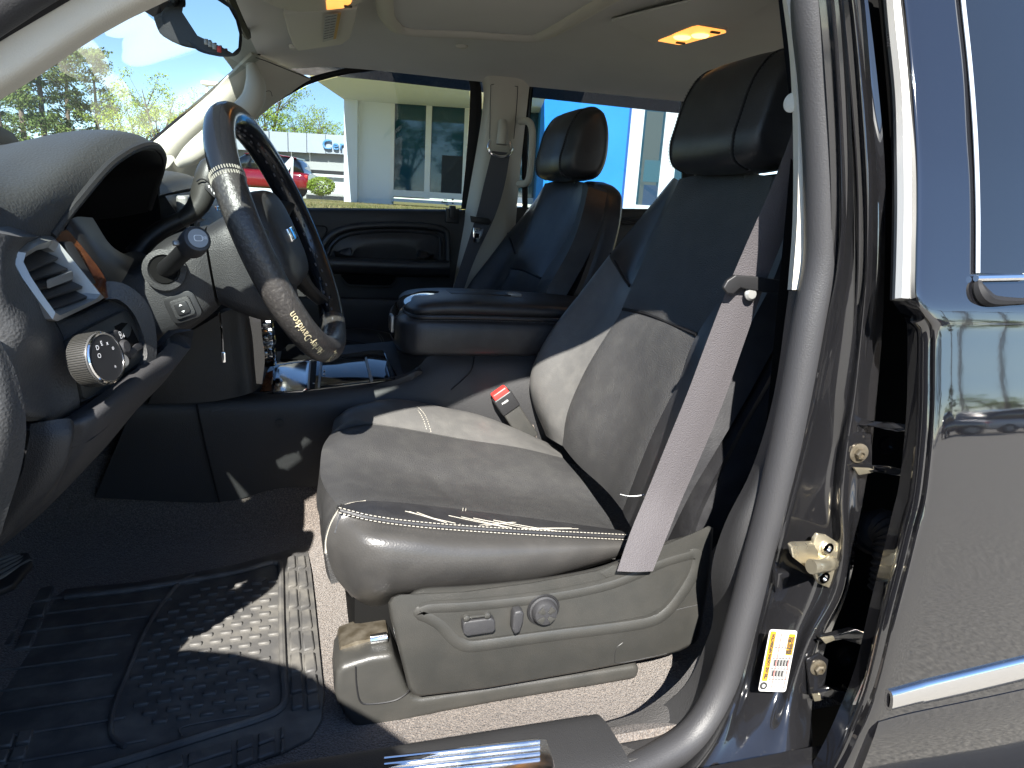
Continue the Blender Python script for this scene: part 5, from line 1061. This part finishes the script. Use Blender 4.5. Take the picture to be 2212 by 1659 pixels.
# two columns of pads on the right edge
rowsY = [1196,1228,1268,1312,1358,1405,1452,1495,1530]
for i in range(len(rowsY)-1):
    a, b = rowsY[i], rowsY[i+1]; s0, s1 = (a-1196)/334, (b-1196)/334
    tilt = -6
    for u0, u1 in ((.06,.44),(.55,.94)):
        L0, L1 = 618+8*s0, 618+8*s1; R0, R1 = 660+36*s0, 660+36*s1
        x = lambda L_, R__, u: L_+(R__-L_)*u
        pad([(x(L0,R0,u0),a+4+tilt*-.5),(x(L0,R0,u1),a+4+tilt*.5),(x(L1,R1,u1),b-4+tilt*.5),(x(L1,R1,u0),b-4+tilt*-.5)])
# pads along the near edge
cx_ = [620,600,552,506,400,310,215,120,0,-120]
for a, b in zip(cx_, cx_[1:]):
    ya = lambda x: 1560+(610-x)*.285
    for v0, v1 in ((6,30),(34,60)):
        pad([(a-5,ya(a)+v0),(b+5,ya(b)+v0),(b+5,ya(b)+v1),(a-5,ya(a)+v1)])
# pads at the left of the mat
for i in range(3):
    for j in range(4):
        x0 = 4+38*i; y0_ = 1262+34*j+ (0 if i else 4)
        x0 = 118-40*i-14*j; 
        pad([(x0-34,y0_+3),(x0,y0_-2),(x0-12,y0_+28),(x0-46,y0_+33)])
for i in range(3):
    for j in range(3):
        x0 = 74-40*i-12*j; y0_ = 1572+34*j+i*8
        pad([(x0-34,y0_+6),(x0,y0_),(x0-10,y0_+28),(x0-44,y0_+34)])
# grid of small raised bars in the middle
A0 = mz(345,1300); ux = V((1,.04,0)).normalized(); uy = V((-.04,1,0)).normalized()
bar = None; cnt = 0
cen_ = V((-.135,-.085,ZM))
for j in range(17):
    for i in range(9):
        u = -.118+.0285*i+(.014 if j % 2 else 0); v = -.165+.0205*j
        p = cen_+ux*u+uy*v
        # stay inside the oval left border and clear of the rim
        left = -.262+.55*((p.y+.10)**2)*4 if True else 0
        if p.x < left+.012 or p.x > -.052 or p.y < -.262 or p.y > .125: continue
        if bar is None:
            bar = box('tread_bar', (0,0,0), (.0175,.0085,.006), M['rubber'], fm, bevel=.0015, seg=1); bar.matrix_parent_inverse = Matrix.Translation(-fm.location); bar.location = p+V((0,0,.001))
        else:
            c = bar.copy(); COL.objects.link(c); c.location = p+V((0,0,.001))
        cnt += 1
# long ribs on the left part
for k in range(9):
    y_ = .10-.048*k; xr = -.262+2.2*((y_+.10)**2)
    tube('long_rib', [V((-.62,y_-.02,ZM+.001)), V((xr-.012,y_,ZM+.001))], .0022, M['rubber'], fm, seg=5, n=1)
for a, b in ((562,1252),(566,1452)): lathe('mat_boss', [(.011,0),(.011,.003),(.008,.004)], mz(a,b), (0,0,1), M['rubber'], fm, seg=16)
tube('maker_plate', [mz(a,b,ZM+.002) for a,b in ((392,1592),(396,1570),(500,1550),(540,1544))], .0012, M['rubber'], fm, seg=5)
pe = thing('brake_pedal', 'ribbed black rubber pedal at the lower left edge of the footwell', 'pedal', P(10,1240,-.18))
pv = P3([(-60,1215,-.12),(30,1196,-.10),(62,1190,-.10),(72,1214,-.11),(30,1262,-.16),(-60,1300,-.2)])
pn_ = (pv[1]-pv[0]).cross(pv[4]-pv[0]).normalized(); pn_ = pn_ if pn_.dot(EYE-pv[0]) > 0 else -pn_
prism('pedal_pad', pv, -pn_*.012, M['plastic_dark'], pe, bevel=.004, seg=3)
for k in range(5):
    t = .15+.17*k; tube('pedal_rib', [pv[1].lerp(pv[3],t)+pn_*.001, pv[0].lerp(pv[5],t)+pn_*.001], .0028, M['rubber'], pe, seg=6, n=1)
tube('pedal_arm', [P(0,1240,-.12), V((-.55,-.10,-.45)), V((-.62,-.08,-.25))], .010, M['void'], pe, seg=8)

# ================================================================== OVERHEAD: mirror, visor, console, dome lamp
mr = thing('rear_view_mirror', 'black framed rear view mirror hanging from the windshield top', 'mirror', P(450,60,.36))
mo2 = [(372,18,.385),(380,-12,.385),(430,-30,.37),(500,10,.33),(516,40,.325),(524,70,.32),(522,108,.322),(508,122,.33),(488,121,.335),(480,112,.34),(440,105,.36),(400,85,.38),(384,64,.39)]
mp = P3(mo2); mc = sum(mp, V())/len(mp)
mn = (mp[3]-mp[0]).cross(mp[11]-mp[0]).normalized(); mn = mn if mn.dot(EYE-mc) > 0 else -mn
loft('mirror_housing', [[mc+(p-mc)*k+V((-.05*d_,.02*d_,0)) for p in mp] for k, d_ in ((.5,1.05),(.85,.9),(1.0,.45),(1.0,.1),(.985,0))], M['plastic'], mr, n=4, nr=2)
gm = P3([(398,28,.372),(410,-14,.372),(440,-22,.36),(498,18,.325),(512,45,.318),(519,74,.315),(517,104,.317),(506,116,.325),(482,102,.336),(430,78,.358)])
pc0 = sum(gm, V())/len(gm); mnn = (gm[3]-gm[0]).cross(gm[7]-gm[0]).normalized(); mnn = mnn if mnn.dot(EYE-pc0) > 0 else -mnn
mk('mirror_glass', [g-mnn*((g-pc0).dot(mnn))+mnn*.006 for g in gm], [tuple(range(len(gm)))], M['mirror'], mr, smooth=False)
for k, (a, b) in enumerate(((450,92),(459,97),(468,102),(478,108))): box('mirror_button', P(a,b,.345-.006*k)+mnn*.006, (.007,.004,.010), M['silver' if k < 3 else 'redbtn'], mr, bevel=.001)
tube('mirror_arm', [P(430,30,.40), P(390,8,.42), P(352,0,.42)], .014, M['plastic_dark'], mr, seg=10)
vsr = thing('sun_visor', 'beige passenger sun visor with white and yellow warning label, folded up', 'sun visor', PZ(690,60,.36))
vq = [PZ(612,30,.364), PZ(622,70,.356), PZ(636,106,.344), PZ(646,111,.342), PZ(740,97,.344), PZ(756,84,.348), PZ(768,50,.356), PZ(774,18,.364)]
vb = prism('visor_panel', vq, (0,0,.012), M['beige'], vsr, bevel=.005, seg=3)
lq = [PZ(701,32,.3575), PZ(737,26,.358), PZ(726,82,.3455), PZ(697,90,.344)]
vn = (lq[1]-lq[0]).cross(lq[3]-lq[0]).normalized(); vn = vn if vn.z < 0 else -vn
lq = [q+vn*.0012 for q in lq]
lb2 = prism('warning_label', lq, -vn*.0004, M['sticker'], vsr, smooth=False)
prism('yellow_stripe', [q+vn*.0005 for q in (lq[0].lerp(lq[1],.80), lq[1], lq[2], lq[3].lerp(lq[2],.80))], -vn*.0002, M['yellow'], lb2, smooth=False)
for r in range(9):
    for c_ in range(2):
        t0 = .06+.10*r; q = lambda u: lq[0].lerp(lq[1],u).lerp(lq[3].lerp(lq[2],u), t0)
        a, b = q(.08+.36*c_), q(.38+.36*c_); tube('text_line', [a+vn*.0006, b+vn*.0006], .0007, M['grey_print'], lb2, seg=4, n=1)
tube('visor_rod', [PZ(612,34,.372), PZ(640,40,.37), PZ(680,40,.372)], .005, M['beige'], vsr, seg=8)
lathe('visor_clip', [(.012,0),(.010,.008),(.004,.010)], PZ(634,98,.352), (0,0,-1), M['beige'], vsr, seg=14)
oc = thing('overhead_console', 'beige overhead console with a lit map lamp above the mirror', 'overhead console', PZ(690,5,.38))
oo = [PZ(a,b,.365) for a,b in ((560,-20),(568,4),(600,18),(650,28),(720,26),(770,14),(800,-4),(830,-40))]+[V((.10,.20,.372)), V((-.06,.20,.365))]
prism('console_panel', oo, (0,0,.03), M['beige'], oc, bevel=.008, seg=3)
ml = prism('map_lamp_lens', [PZ(a,b,.3635) for a,b in ((704,4),(712,-16),(768,-22),(758,8),(742,18),(706,22))], (0,0,.002), M['lamp'], oc, bevel=.001)
box('lamp_switch', PZ(752,14,.362), (.016,.006,.004), M['plastic_dark'], oc, bevel=.001)
dl = thing('dome_lamp', 'lit amber rear dome lamp set in the beige headliner', 'dome lamp', PZ(1495,75,.40))
dq = [PZ(1422,88,.392), PZ(1428,84,.392), PZ(1496,58,.392), PZ(1508,56,.392), PZ(1566,66,.392), PZ(1568,70,.392), PZ(1476,95,.392), PZ(1466,96,.392)]
dcn = sum(dq, V())/len(dq)
prism('lamp_bezel', [dcn+(q-dcn)*1.06+V((0,0,.001)) for q in dq], (0,0,.02), M['rimlens'], dl, bevel=.002)
prism('lamp_lens', [q+V((0,0,-.001)) for q in dq], (0,0,.002), M['lamp'], dl, smooth=False)
for t in (.34,.62): 
    lathe('bulb_reflector', [(.020,0),(.017,.003),(.008,.005)], dq[1].lerp(dq[5],t)+V((0,0,-.001)), (0,0,-1), M['lampclear'], dl, seg=16)
for a, b in ((1470,93),(1545,70)): box('lamp_switch', PZ(a,b,.389), (.022,.008,.004), M['plastic_dark'], dl, bevel=.001)
patch('lamp_moulding', [[PZ(1320,45,.40), PZ(1420,20,.395), PZ(1560,-10,.395), PZ(1700,-20,.40)], [PZ(1370,72,.399), PZ(1420,60,.391), PZ(1520,35,.391), PZ(1640,20,.399)], [PZ(1412,96,.400), PZ(1424,90,.3925), PZ(1497,56,.3925), PZ(1570,62,.399)]], M['liner'], dl, n=5, thick=.004, face=(0,0,-1))

# ================================================================== OUTSIDE
gsh = mk('ground', [(-300,-300,GZ),(300,-300,GZ),(300,300,GZ),(-300,300,GZ)], [(0,1,2,3)], M['asphalt'], None, smooth=False); struct(gsh)
rows = []
for y, z in ((4.2,GZ-.02),(5.5,-1.0),(7.5,-.42),(9.5,-.24),(12,-.20),(15,-.19),(19,-.19),(26,-.22),(60,-.4),(140,-.6)):
    rows.append([V((x, y+.5*math.sin(x*.2), z+.02*math.sin(x*.9+y))) for x in (-140,-60,-30,-15,-6,0,6,14,30,60,140)])
lawn = patch('lawn', rows, M['grass'], None, n=3, thick=0, face=(0,0,1)); struct(lawn)
# ragged blades along the near part of the lawn
rn = random.Random(5); vs, F = [], []
for k in range(9000):
    x = rn.uniform(-9,9); y = rn.uniform(8.5,19.5); z = -.24 if y < 10 else -.21
    h = rn.uniform(.03,.07); a = rn.uniform(0,6.28); w_ = .012; o = len(vs)
    vs += [(x-w_*math.cos(a), y-w_*math.sin(a), z), (x+w_*math.cos(a), y+w_*math.sin(a), z), (x+rn.uniform(-.03,.03), y+rn.uniform(-.03,.03), z+h)]; F.append((o,o+1,o+2))
me = bpy.data.meshes.new('grass'); me.from_pydata(vs, [], F); gs = link('grass', me, M['grass'], None, False, 'stuff'); gs['label'] = 'dry yellow green grass blades on the lawn before the showroom'; gs['category'] = 'grass'

# --- showroom: local frame turned 15 degrees to the car
th_ = R_(15); BX = V((math.cos(th_), -math.sin(th_), 0)); BN = V((-math.sin(th_), -math.cos(th_), 0))
B0 = V((0,0,0)) + V((math.sin(th_), math.cos(th_), 0))*21.0
def BP(px, py, dep=0): return PN(px, py, B0-BN*dep, BN)
def bquad(name, l, dep, th, m, parent, bevel=0): return prism(name, [BP(a,b,dep) for a,b in l], -BN*th, m, parent, bevel=bevel, smooth=False)
def bbox(name, x0, z0, x1, z1, dep, th, m, parent):
    """box on the facade, given as pixel corners at mid depth, squared to true vertical and horizontal"""
    a = BP(x0, z0, dep); b = BP(x1, z1, dep); u0, u1 = a.dot(BX), b.dot(BX)
    c = B0-BN*dep; bs = c-BX*c.dot(BX)
    q = [V((bs.x,bs.y,0))+BX*u+V((0,0,z)) for u, z in ((u0,a.z),(u1,a.z),(u1,b.z),(u0,b.z))]
    return prism(name, q, -BN*th, m, parent, smooth=False)
sb = thing('showroom', 'white showroom building with dark glass and a bright blue portal across the lawn', 'building', BP(900,440))
GB = 452
bbox('corner_pier', 743, 150, 771, GB, -.25, .6, M['wall'], sb)
bbox('wall', 771, 150, 846, GB, 0, .4, M['wall'], sb)
bbox('lintel', 846, 120, 1190, 205, 0, .4, M['wall'], sb)
bbox('plinth', 846, 428, 1130, GB, 0, .4, M['wall'], sb)
bbox('window_backdrop', 846, 205, 1190, 430, .9, .1, M['shop_in'], sb)
for x0, x1 in ((849,922),(927,1006),(1010,1090),(1094,1175)):
    bbox('window_pane', x0, 208, x1, 430, .05, .02, M['shop'], sb)
for x0, x1 in ((845,849.5),(921.5,927.5),(1005.5,1010.5),(1089.5,1094.5),(1174,1181)): bbox('mullion', x0, 205, x1, 430, -.03, .10, M['frame'], sb)
bbox('window_rail', 846, 203, 1181, 208.5, -.035, .10, M['frame'], sb); bbox('window_rail', 846, 423, 1181, 430, -.035, .10, M['frame'], sb)
bbox('display_board', 955, 335, 1000, 424, .03, .02, M['shop_in'], sb)
# canopy running forward from the facade
ca = BP(743,214,-.25); u0 = ca.dot(BX)
zc_ = ca.z; u1c = BP(1176,214,-2.5).dot(BX)
bs = V((B0.x,B0.y,0))-BX*B0.dot(BX)
prism('canopy', [bs+BX*(u0-.02)+V((0,0,zc_+.0)), bs+BX*u1c+V((0,0,zc_)), bs+BX*u1c+V((0,0,zc_+1.1)), bs+BX*(u0-.02)+V((0,0,zc_+1.1))], BN*4.2, M['wall'], sb, smooth=False)
# blue portal and the glazing right of it
bbox('portal', 1187, -40, 1338, 470, -1.2, 1.6, M['bluepanel'], sb)
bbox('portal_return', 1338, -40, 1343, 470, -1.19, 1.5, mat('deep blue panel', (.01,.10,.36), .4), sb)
bbox('pier', 1343, 120, 1368, 470, -.5, .9, M['wall'], sb)
bbox('upper_wall', 1368, 120, 1620, 232, 0, .4, mat('cream stucco', (.60,.57,.47), .9), sb)
bbox('plinth', 1368, 456, 1620, 480, 0, .4, M['wall'], sb)
for x0, x1 in ((1371,1441),(1447,1530),(1536,1616)): bbox('window_pane', x0, 234, x1, 457, .05, .02, M['shop'], sb)
for x0, x1 in ((1366,1371.5),(1440.5,1447.5),(1529.5,1536.5)): bbox('mullion', x0, 232, x1, 457, -.03, .10, M['frame'], sb)
bbox('window_rail', 1366, 229, 1616, 234.5, -.035, .10, M['frame'], sb); bbox('window_rail', 1366, 452, 1616, 457, -.035, .10, M['frame'], sb)
bbox('poster', 1393, 345, 1438, 395, .04, .005, mat('dark teal poster', (.03,.10,.13), .4), sb); bbox('poster', 1391, 399, 1436, 452, .04, .005, mat('navy poster', (.02,.05,.10), .4), sb)
bbox('inner_column', 1398, 240, 1412, 450, .045, .003, mat('dark inner column', (.05,.07,.07), .6), sb)
bbox('roof_parapet', 743, 60, 1700, 120, .2, .4, M['wall'], sb)
fl = thing('flood_light', 'grey flood light fixed under the white canopy edge', 'flood light', BP(778,178,-1.5))
box('lamp_body', BP(778,180,-1.6), (.34,.16,.16), M['rubseal'], fl, ax=(BX, BN, V((0,0,1))), bevel=.02); box('lamp_glass', BP(780,182,-1.75), (.26,.03,.11), M['plastic_dark'], fl, ax=(BX, BN, V((0,0,1))), bevel=.01); box('bracket', BP(778,170,-1.55), (.08,.08,.16), M['rubseal'], fl, ax=(BX, BN, V((0,0,1))))
hs = thing('horn_speaker', 'small round horn speaker on the corner of the white pier', 'speaker', BP(736,186,-.6))
lathe('horn', [(.03,0),(.06,.08),(.12,.15),(.13,.16),(.10,.15)], BP(738,186,-.6), BN+V((-.5,0,0)), M['concrete'], hs, seg=16); box('bracket', BP(742,186,-.5), (.12,.1,.08), M['rubseal'], hs)
box('back_can', BP(739,186,-.55), (.10,.10,.10), M['rubseal'], hs, bevel=.03)

# --- low building with lettered fascia further left
C0 = V((math.sin(th_), math.cos(th_), 0))*38.0
def CPt(px, py, dep=0): return PN(px, py, C0-BN*dep, BN)
def cbox(name, x0, z0, x1, z1, dep, th, m, parent):
    a = CPt(x0, z0, dep); b = CPt(x1, z1, dep); u0, u1 = a.dot(BX), b.dot(BX); c = C0-BN*dep; b_ = c-BX*c.dot(BX)
    q = [V((b_.x,b_.y,0))+BX*u+V((0,0,z)) for u, z in ((u0,a.z),(u1,a.z),(u1,b.z),(u0,b.z))]
    return prism(name, q, -BN*th, m, parent, smooth=False)
lbld = thing('low_building', 'long low grey building with blue fascia lettering behind the parked red car', 'building', CPt(650,420))
for k in range(10):
    x0 = 420+40.5*k; cbox('fascia_panel', x0, 282+.055*(x0-560), x0+39.7, 328+.045*(x0-580), 0, .2, M['panel'], lbld)
cbox('wall', 420, 300, 830, 440, .5, .3, M['concrete'], lbld)
cbox('fence', 640, 366, 830, 425, -1.0, .05, M['frame'], lbld)
cbox('white_wall', 420, 358, 640, 440, -.6, .05, M['wall'], lbld)
cbox('handrail', 668, 374, 830, 376, -1.4, .04, M['plastic_dark'], lbld)
lo_ = CPt(697,325,-.02); 
text('sign_letters', 'Certi', lo_+V((0,0,.06)), BX, V((0,0,1)), .72, M['bluesign'], lbld, lift=.04, depth=.10, bold=.01)

# --- red car, white loading ramp, hedge bush
def car(name, label, org, fw, m, grp=None):
    t = thing(name, label, 'car', org, grp); fw = V(fw).normalized(); sd_ = V((-fw.y, fw.x, 0)); O = V(org)
    q = lambda a, b, c: O+fw*a+sd_*b+V((0,0,c))
    def rg(a, hw, zb, zt, k): return [q(a, hw*math.copysign(abs(math.cos(t_))**k, math.cos(t_)), (zb+zt)/2+(zt-zb)/2*math.copysign(abs(math.sin(t_))**k, math.sin(t_))) for t_ in [2*math.pi*i/16 for i in range(16)]]
    loft('car_shell', [rg(-2.3,.70,.45,.85,.5), rg(-2.2,.86,.35,1.0,.4), rg(-1.2,.92,.3,1.05,.4), rg(0,.93,.3,1.05,.4), rg(1.2,.92,.3,1.02,.4), rg(2.0,.86,.35,.95,.4), rg(2.3,.66,.45,.78,.5)], m, t, n=3, nr=2)
    loft('cabin', [rg(-2.1,.70,.9,1.05,.5), rg(-1.75,.74,.9,1.55,.5), rg(-.6,.74,.9,1.66,.5), rg(.3,.72,.9,1.60,.5), rg(1.1,.70,.9,1.05,.5)], M['carglass'], t, n=3, nr=2)
    loft('roof', [rg(-1.8,.66,1.52,1.58,.6), rg(-.6,.68,1.62,1.70,.6), rg(.3,.64,1.58,1.64,.6)], m, t, n=3, nr=2)
    for a in (-1.45,1.45):
        for s_ in (-1,1):
            wh = lathe('wheel', [(.20,-.02),(.34,-.02),(.36,.03),(.36,.17),(.34,.22),(.22,.22),(.20,.18)], q(a, s_*.74, .36), sd_*s_, M['tyre'], t, seg=20)
            lathe('rim', [(.21,.19),(.18,.17),(.05,.20)], q(a, s_*.74, .36), sd_*s_, M['silver'], wh, seg=12)
    for s_ in (-1,1): box('tail_lamp', q(-2.22, s_*.72, .85), (.14,.26,.14), M['redbtn'], t, ax=(fw, sd_, V((0,0,1))), bevel=.03); box('headlamp', q(2.18, s_*.66, .74), (.14,.3,.12), M['silver'], t, ax=(fw, sd_, V((0,0,1))), bevel=.03)
    return t
rc_p = PN(636,410,V((0,26,0)),V((0,1,0)))
car('parked_car', 'dark red car parked before the low grey building', (rc_p.x-1.5, 31.0, rc_p.z-.30), (-.9,.25,0), M['carred'])
rp = thing('loading_ramp', 'white folded loading ramp beside the red car, behind the steering wheel', 'ramp', P(620,415,20))
prism('ramp_arm', P3([(592,378,20),(630,338,20),(634,342,20),(634,350,20),(606,396,20),(600,404,20)]), (0,.25,0), M['frame'], rp)
prism('ramp_post', P3([(629,345,20),(634,345,20),(632,400,20),(626,404,20)]), (0,.1,0), M['frame'], rp)
prism('ramp_base', P3([(606,412,20),(620,398,20),(636,396,20),(636,412,20),(620,424,20)]), (0,.5,0), M['frame'], rp)

# --- trees
def leafmesh(name, pts, size, m, rn):
    vs, F = [], []
    for p in pts:
        s_ = size*rn.uniform(.6,1.3); a = V((rn.gauss(0,1),rn.gauss(0,1),rn.gauss(0,1))).normalized(); b = a.orthogonal().normalized(); c = a.cross(b); o = len(vs)
        vs += [p-b*s_, p+c*s_*.45, p+b*s_, p-c*s_*.45]; F.append((o,o+1,o+2,o+3))
    me = bpy.data.meshes.new(name); me.from_pydata([tuple(v) for v in vs], [], F); me.materials.append(m); return me
def make_tree(kind, seed):
    """returns (trunk mesh, crown mesh) for a tree of height 10 at the origin"""
    rn = random.Random(seed); tips = []; tv, tf = [], []
    def limb(p0, p1, r0, r1, seg=7):
        o = len(tv); d = (p1-p0).normalized(); a = d.orthogonal().normalized(); b = d.cross(a)
        for p, r in ((p0,r0),(p0.lerp(p1,.5)+V((rn.uniform(-.08,.08),rn.uniform(-.08,.08),0)),(r0+r1)/2),(p1,r1)):
            for s_ in range(seg): t_ = 6.2832*s_/seg; tv.append(p+a*math.cos(t_)*r+b*math.sin(t_)*r)
        for j in range(2):
            for s_ in range(seg): tf.append((o+j*seg+s_, o+j*seg+(s_+1) % seg, o+(j+1)*seg+(s_+1) % seg, o+(j+1)*seg+s_))
    pts = []
    if kind == 'pine':
        top = V((rn.uniform(-.3,.3),rn.uniform(-.3,.3),10)); limb(V((0,0,-.5)), V((.1,0,5)), .20, .14); limb(V((.1,0,5)), top, .14, .03)
        for k in range(60):
            z = rn.uniform(1.4,9.8); a = rn.uniform(0,6.28); L_ = (2.6-.2*(z-1.5))*rn.uniform(.6,1.15)
            b = V((.1,0,z)); e = b+V((math.cos(a)*L_, math.sin(a)*L_, rn.uniform(-.1,.5))); limb(b, e, .035, .012, 4)
            for c in range(5):
                cpt = b.lerp(e, rn.uniform(.45,1.08))+V((rn.gauss(0,.12),rn.gauss(0,.12),rn.gauss(0,.10)))
                for q in range(20): pts.append(cpt+V((rn.gauss(0,.20),rn.gauss(0,.20),rn.gauss(0,.13))))
        size = .11
    else:
        limb(V((0,0,-.5)), V((.2,.1,3.2)), .28, .20)
        for k in range(9):
            a = rn.uniform(0,6.28); e = V((math.cos(a)*rn.uniform(.8,2.2), math.sin(a)*rn.uniform(.8,2.2), rn.uniform(5.2,9.2))); limb(V((.2,.1,3.0)), e, .13, .03, 5)
            for j in range(5):
                e2_ = e+V((rn.gauss(0,.9),rn.gauss(0,.9),rn.gauss(.1,.7))); limb(e.lerp(V((.2,.1,3)),.25), e2_, .04, .01, 4)
                for c in range(4):
                    cpt = e2_+V((rn.gauss(0,.35),rn.gauss(0,.35),rn.gauss(0,.28)))
                    for q in range(22): pts.append(cpt+V((rn.gauss(0,.24),rn.gauss(0,.24),rn.gauss(0,.17))))
        size = .10
    tm = bpy.data.meshes.new('trunk'); tm.from_pydata([tuple(v) for v in tv], [], tf); tm.materials.append(M['bark']); tm.shade_smooth()
    return tm, leafmesh('crown', pts, size, M['leaf_dk'] if kind == 'pine' else M['leaf'], rn)
TM = {('pine',1): make_tree('pine',11), ('pine',2): make_tree('pine',12), ('leafy',1): make_tree('leafy',13), ('leafy',2): make_tree('leafy',14)}
def tree(name, label, loc, h, key, grp, rz=0, wide=1):
    t = thing(name, label, 'tree', loc, grp); t.rotation_euler[2] = rz; t.scale = (h/10*wide, h/10*wide, h/10)
    for nm, me in zip(('trunk','crown'), TM[key]):
        o = bpy.data.objects.new(nm, me); COL.objects.link(o); o.parent = t
    return t
def at_dist(px, dist):                           # ground point under an image column
    d = ray(px, 420); d.z = 0; d.normalize(); return V((EYE.x+d.x*dist, EYE.y+d.y*dist, -.45))
spec = [('pine_tree','tall pine at the left edge of the windshield view', 12, 34, 6.0, ('pine',1)),
        ('pine_tree','slender tall pine, second from the left through the windshield', 62, 40, 7.2, ('pine',2)),
        ('pine_tree','tallest pine, third from the left through the windshield', 112, 42, 8.2, ('pine',1)),
        ('pine_tree','dark pine just left of the mirror reflection, fourth from the left', 165, 46, 7.8, ('pine',2)),
        ('pine_tree','broad pine fifth from the left through the windshield', 222, 48, 7.4, ('pine',1)),
        ('leafy_tree','pale green leafy tree right of the pines above the instrument hood', 290, 36, 4.6, ('leafy',1)),
        ('leafy_tree','bright green leafy tree beside the far windshield pillar', 352, 34, 4.6, ('leafy',2)),
        ('leafy_tree','small green tree at the lower right corner of the windshield', 425, 40, 5.0, ('leafy',1)),
        ('leafy_tree','olive tree at the left end of the passenger window', 580, 60, 9.0, ('leafy',2)),
        ('leafy_tree','tree top showing over the fascia left of the sign letters', 668, 75, 9.0, ('leafy',1)),
        ('leafy_tree','smallest tree top over the fascia beside the white pier', 716, 80, 8.8, ('leafy',2))]
for k, (nm, lb_, px, dist, h, key) in enumerate(spec):
    tree(nm, lb_, at_dist(px, dist), h, key, 'trees beyond the car', rz=k*1.3, wide=1.0)
bu = thing('bush', 'round green clipped bush beside the red car', 'bush', P(694,418,19.5))
rn = random.Random(9); bc = P(694,402,19.5); pts = []
for k in range(2600):
    d = V((rn.gauss(0,1),rn.gauss(0,1),rn.gauss(0,1))).normalized()*(.85+.3*rn.random()); pts.append(bc+V((d.x*.34, d.y*.34, d.z*.22)))
me = leafmesh('leaves', pts, .03, M['leaf'], rn); link('leaves', me, None, bu, False)
for k in range(5): tube('stem', [bc+V((0,0,-.3)), bc+V((rn.uniform(-.2,.2),rn.uniform(-.2,.2),.05))], .012, M['bark'], bu, seg=5, n=1)
lpz = at_dist(447, 30); lp_top = P(447,184,lpz.y)
lp_ = thing('lamp_post', 'white parking lot lamp post beyond the windshield corner', 'lamp post', lpz)
tube('post', [V((lp_top.x,lp_top.y,-.6)), lp_top], [.09,.06], M['galv'], lp_, seg=10, n=2)
box('lamp_head', lp_top+V((.12,0,.06)), (.62,.34,.14), M['galv'], lp_, bevel=.05, seg=3)
box('lamp_arm', lp_top+V((-.05,0,.02)), (.2,.08,.08), M['galv'], lp_, bevel=.01)

# --- behind the camera: the far side of the lot, seen only as reflections in paint and shop glass
for k in range(15):
    key = (('pine',1),('leafy',1),('pine',2),('leafy',2))[k % 4]
    o_ = tree('pine_tree' if key[0] == 'pine' else 'leafy_tree', 'tree of the row across the lot, mirrored in the showroom glass', (-44+k*6.2, -50-3*(k % 3), GZ), 10.5+1.9*((k*7) % 4), key, 'trees mirrored in the shop glass', rz=k*.9, wide=1.5)
for k in range(7):
    key = (('leafy',1),('pine',1),('leafy',2),('pine',2))[k % 4]
    tree('pine_tree' if key[0] == 'pine' else 'leafy_tree', 'tree across the lot, mirrored in the black rear door', (58+k*5.5, -56-2*(k % 2), GZ), 4.2+1.5*((k*5) % 3), key, 'trees mirrored in the rear door', rz=k*.7, wide=1.6)
for k, x in enumerate((44.5,47.2,50.6,57.0)):
    t = thing('utility_pole', 'utility pole across the lot, mirrored in the black rear door', 'utility pole', (x,-40,GZ), 'utility poles mirrored in the rear door')
    tube('pole', [V((x,-40,GZ)), V((x,-40,GZ+9.5))], [.16,.11], M['pole'], t, seg=10, n=1)
    box('crossarm', (x,-40,GZ+8.8), (2.2,.12,.14), M['pole'], t); 
    for dx in (-.9,0,.9): lathe('insulator', [(.05,0),(.06,.06),(.03,.16)], (x+dx,-40,GZ+8.87), (0,0,1), M['concrete'], t, seg=8)
for k, dx in enumerate((-.9,0,.9)):
    wv = tube('power_line', [V((10+i*8+dx, -40+.1*dx, GZ+9.0-.35*math.sin((i % 2)*math.pi/2))) for i in range(12)], .02, M['seal'], None, seg=4, n=3)
    tag(wv, 'black power line along the poles, mirrored in the rear door', 'power line', 'power lines mirrored in the rear door')
car('parked_sedan', 'white car parked across the lot, mirrored in the black rear door', (26.5,-20.5,GZ), (1,.1,0), M['carwhite'], 'cars parked across the lot')
car('parked_sedan', 'dark car parked across the lot, mirrored in the black rear door', (21.2,-20,GZ), (1,-.05,0), M['paint'], 'cars parked across the lot')
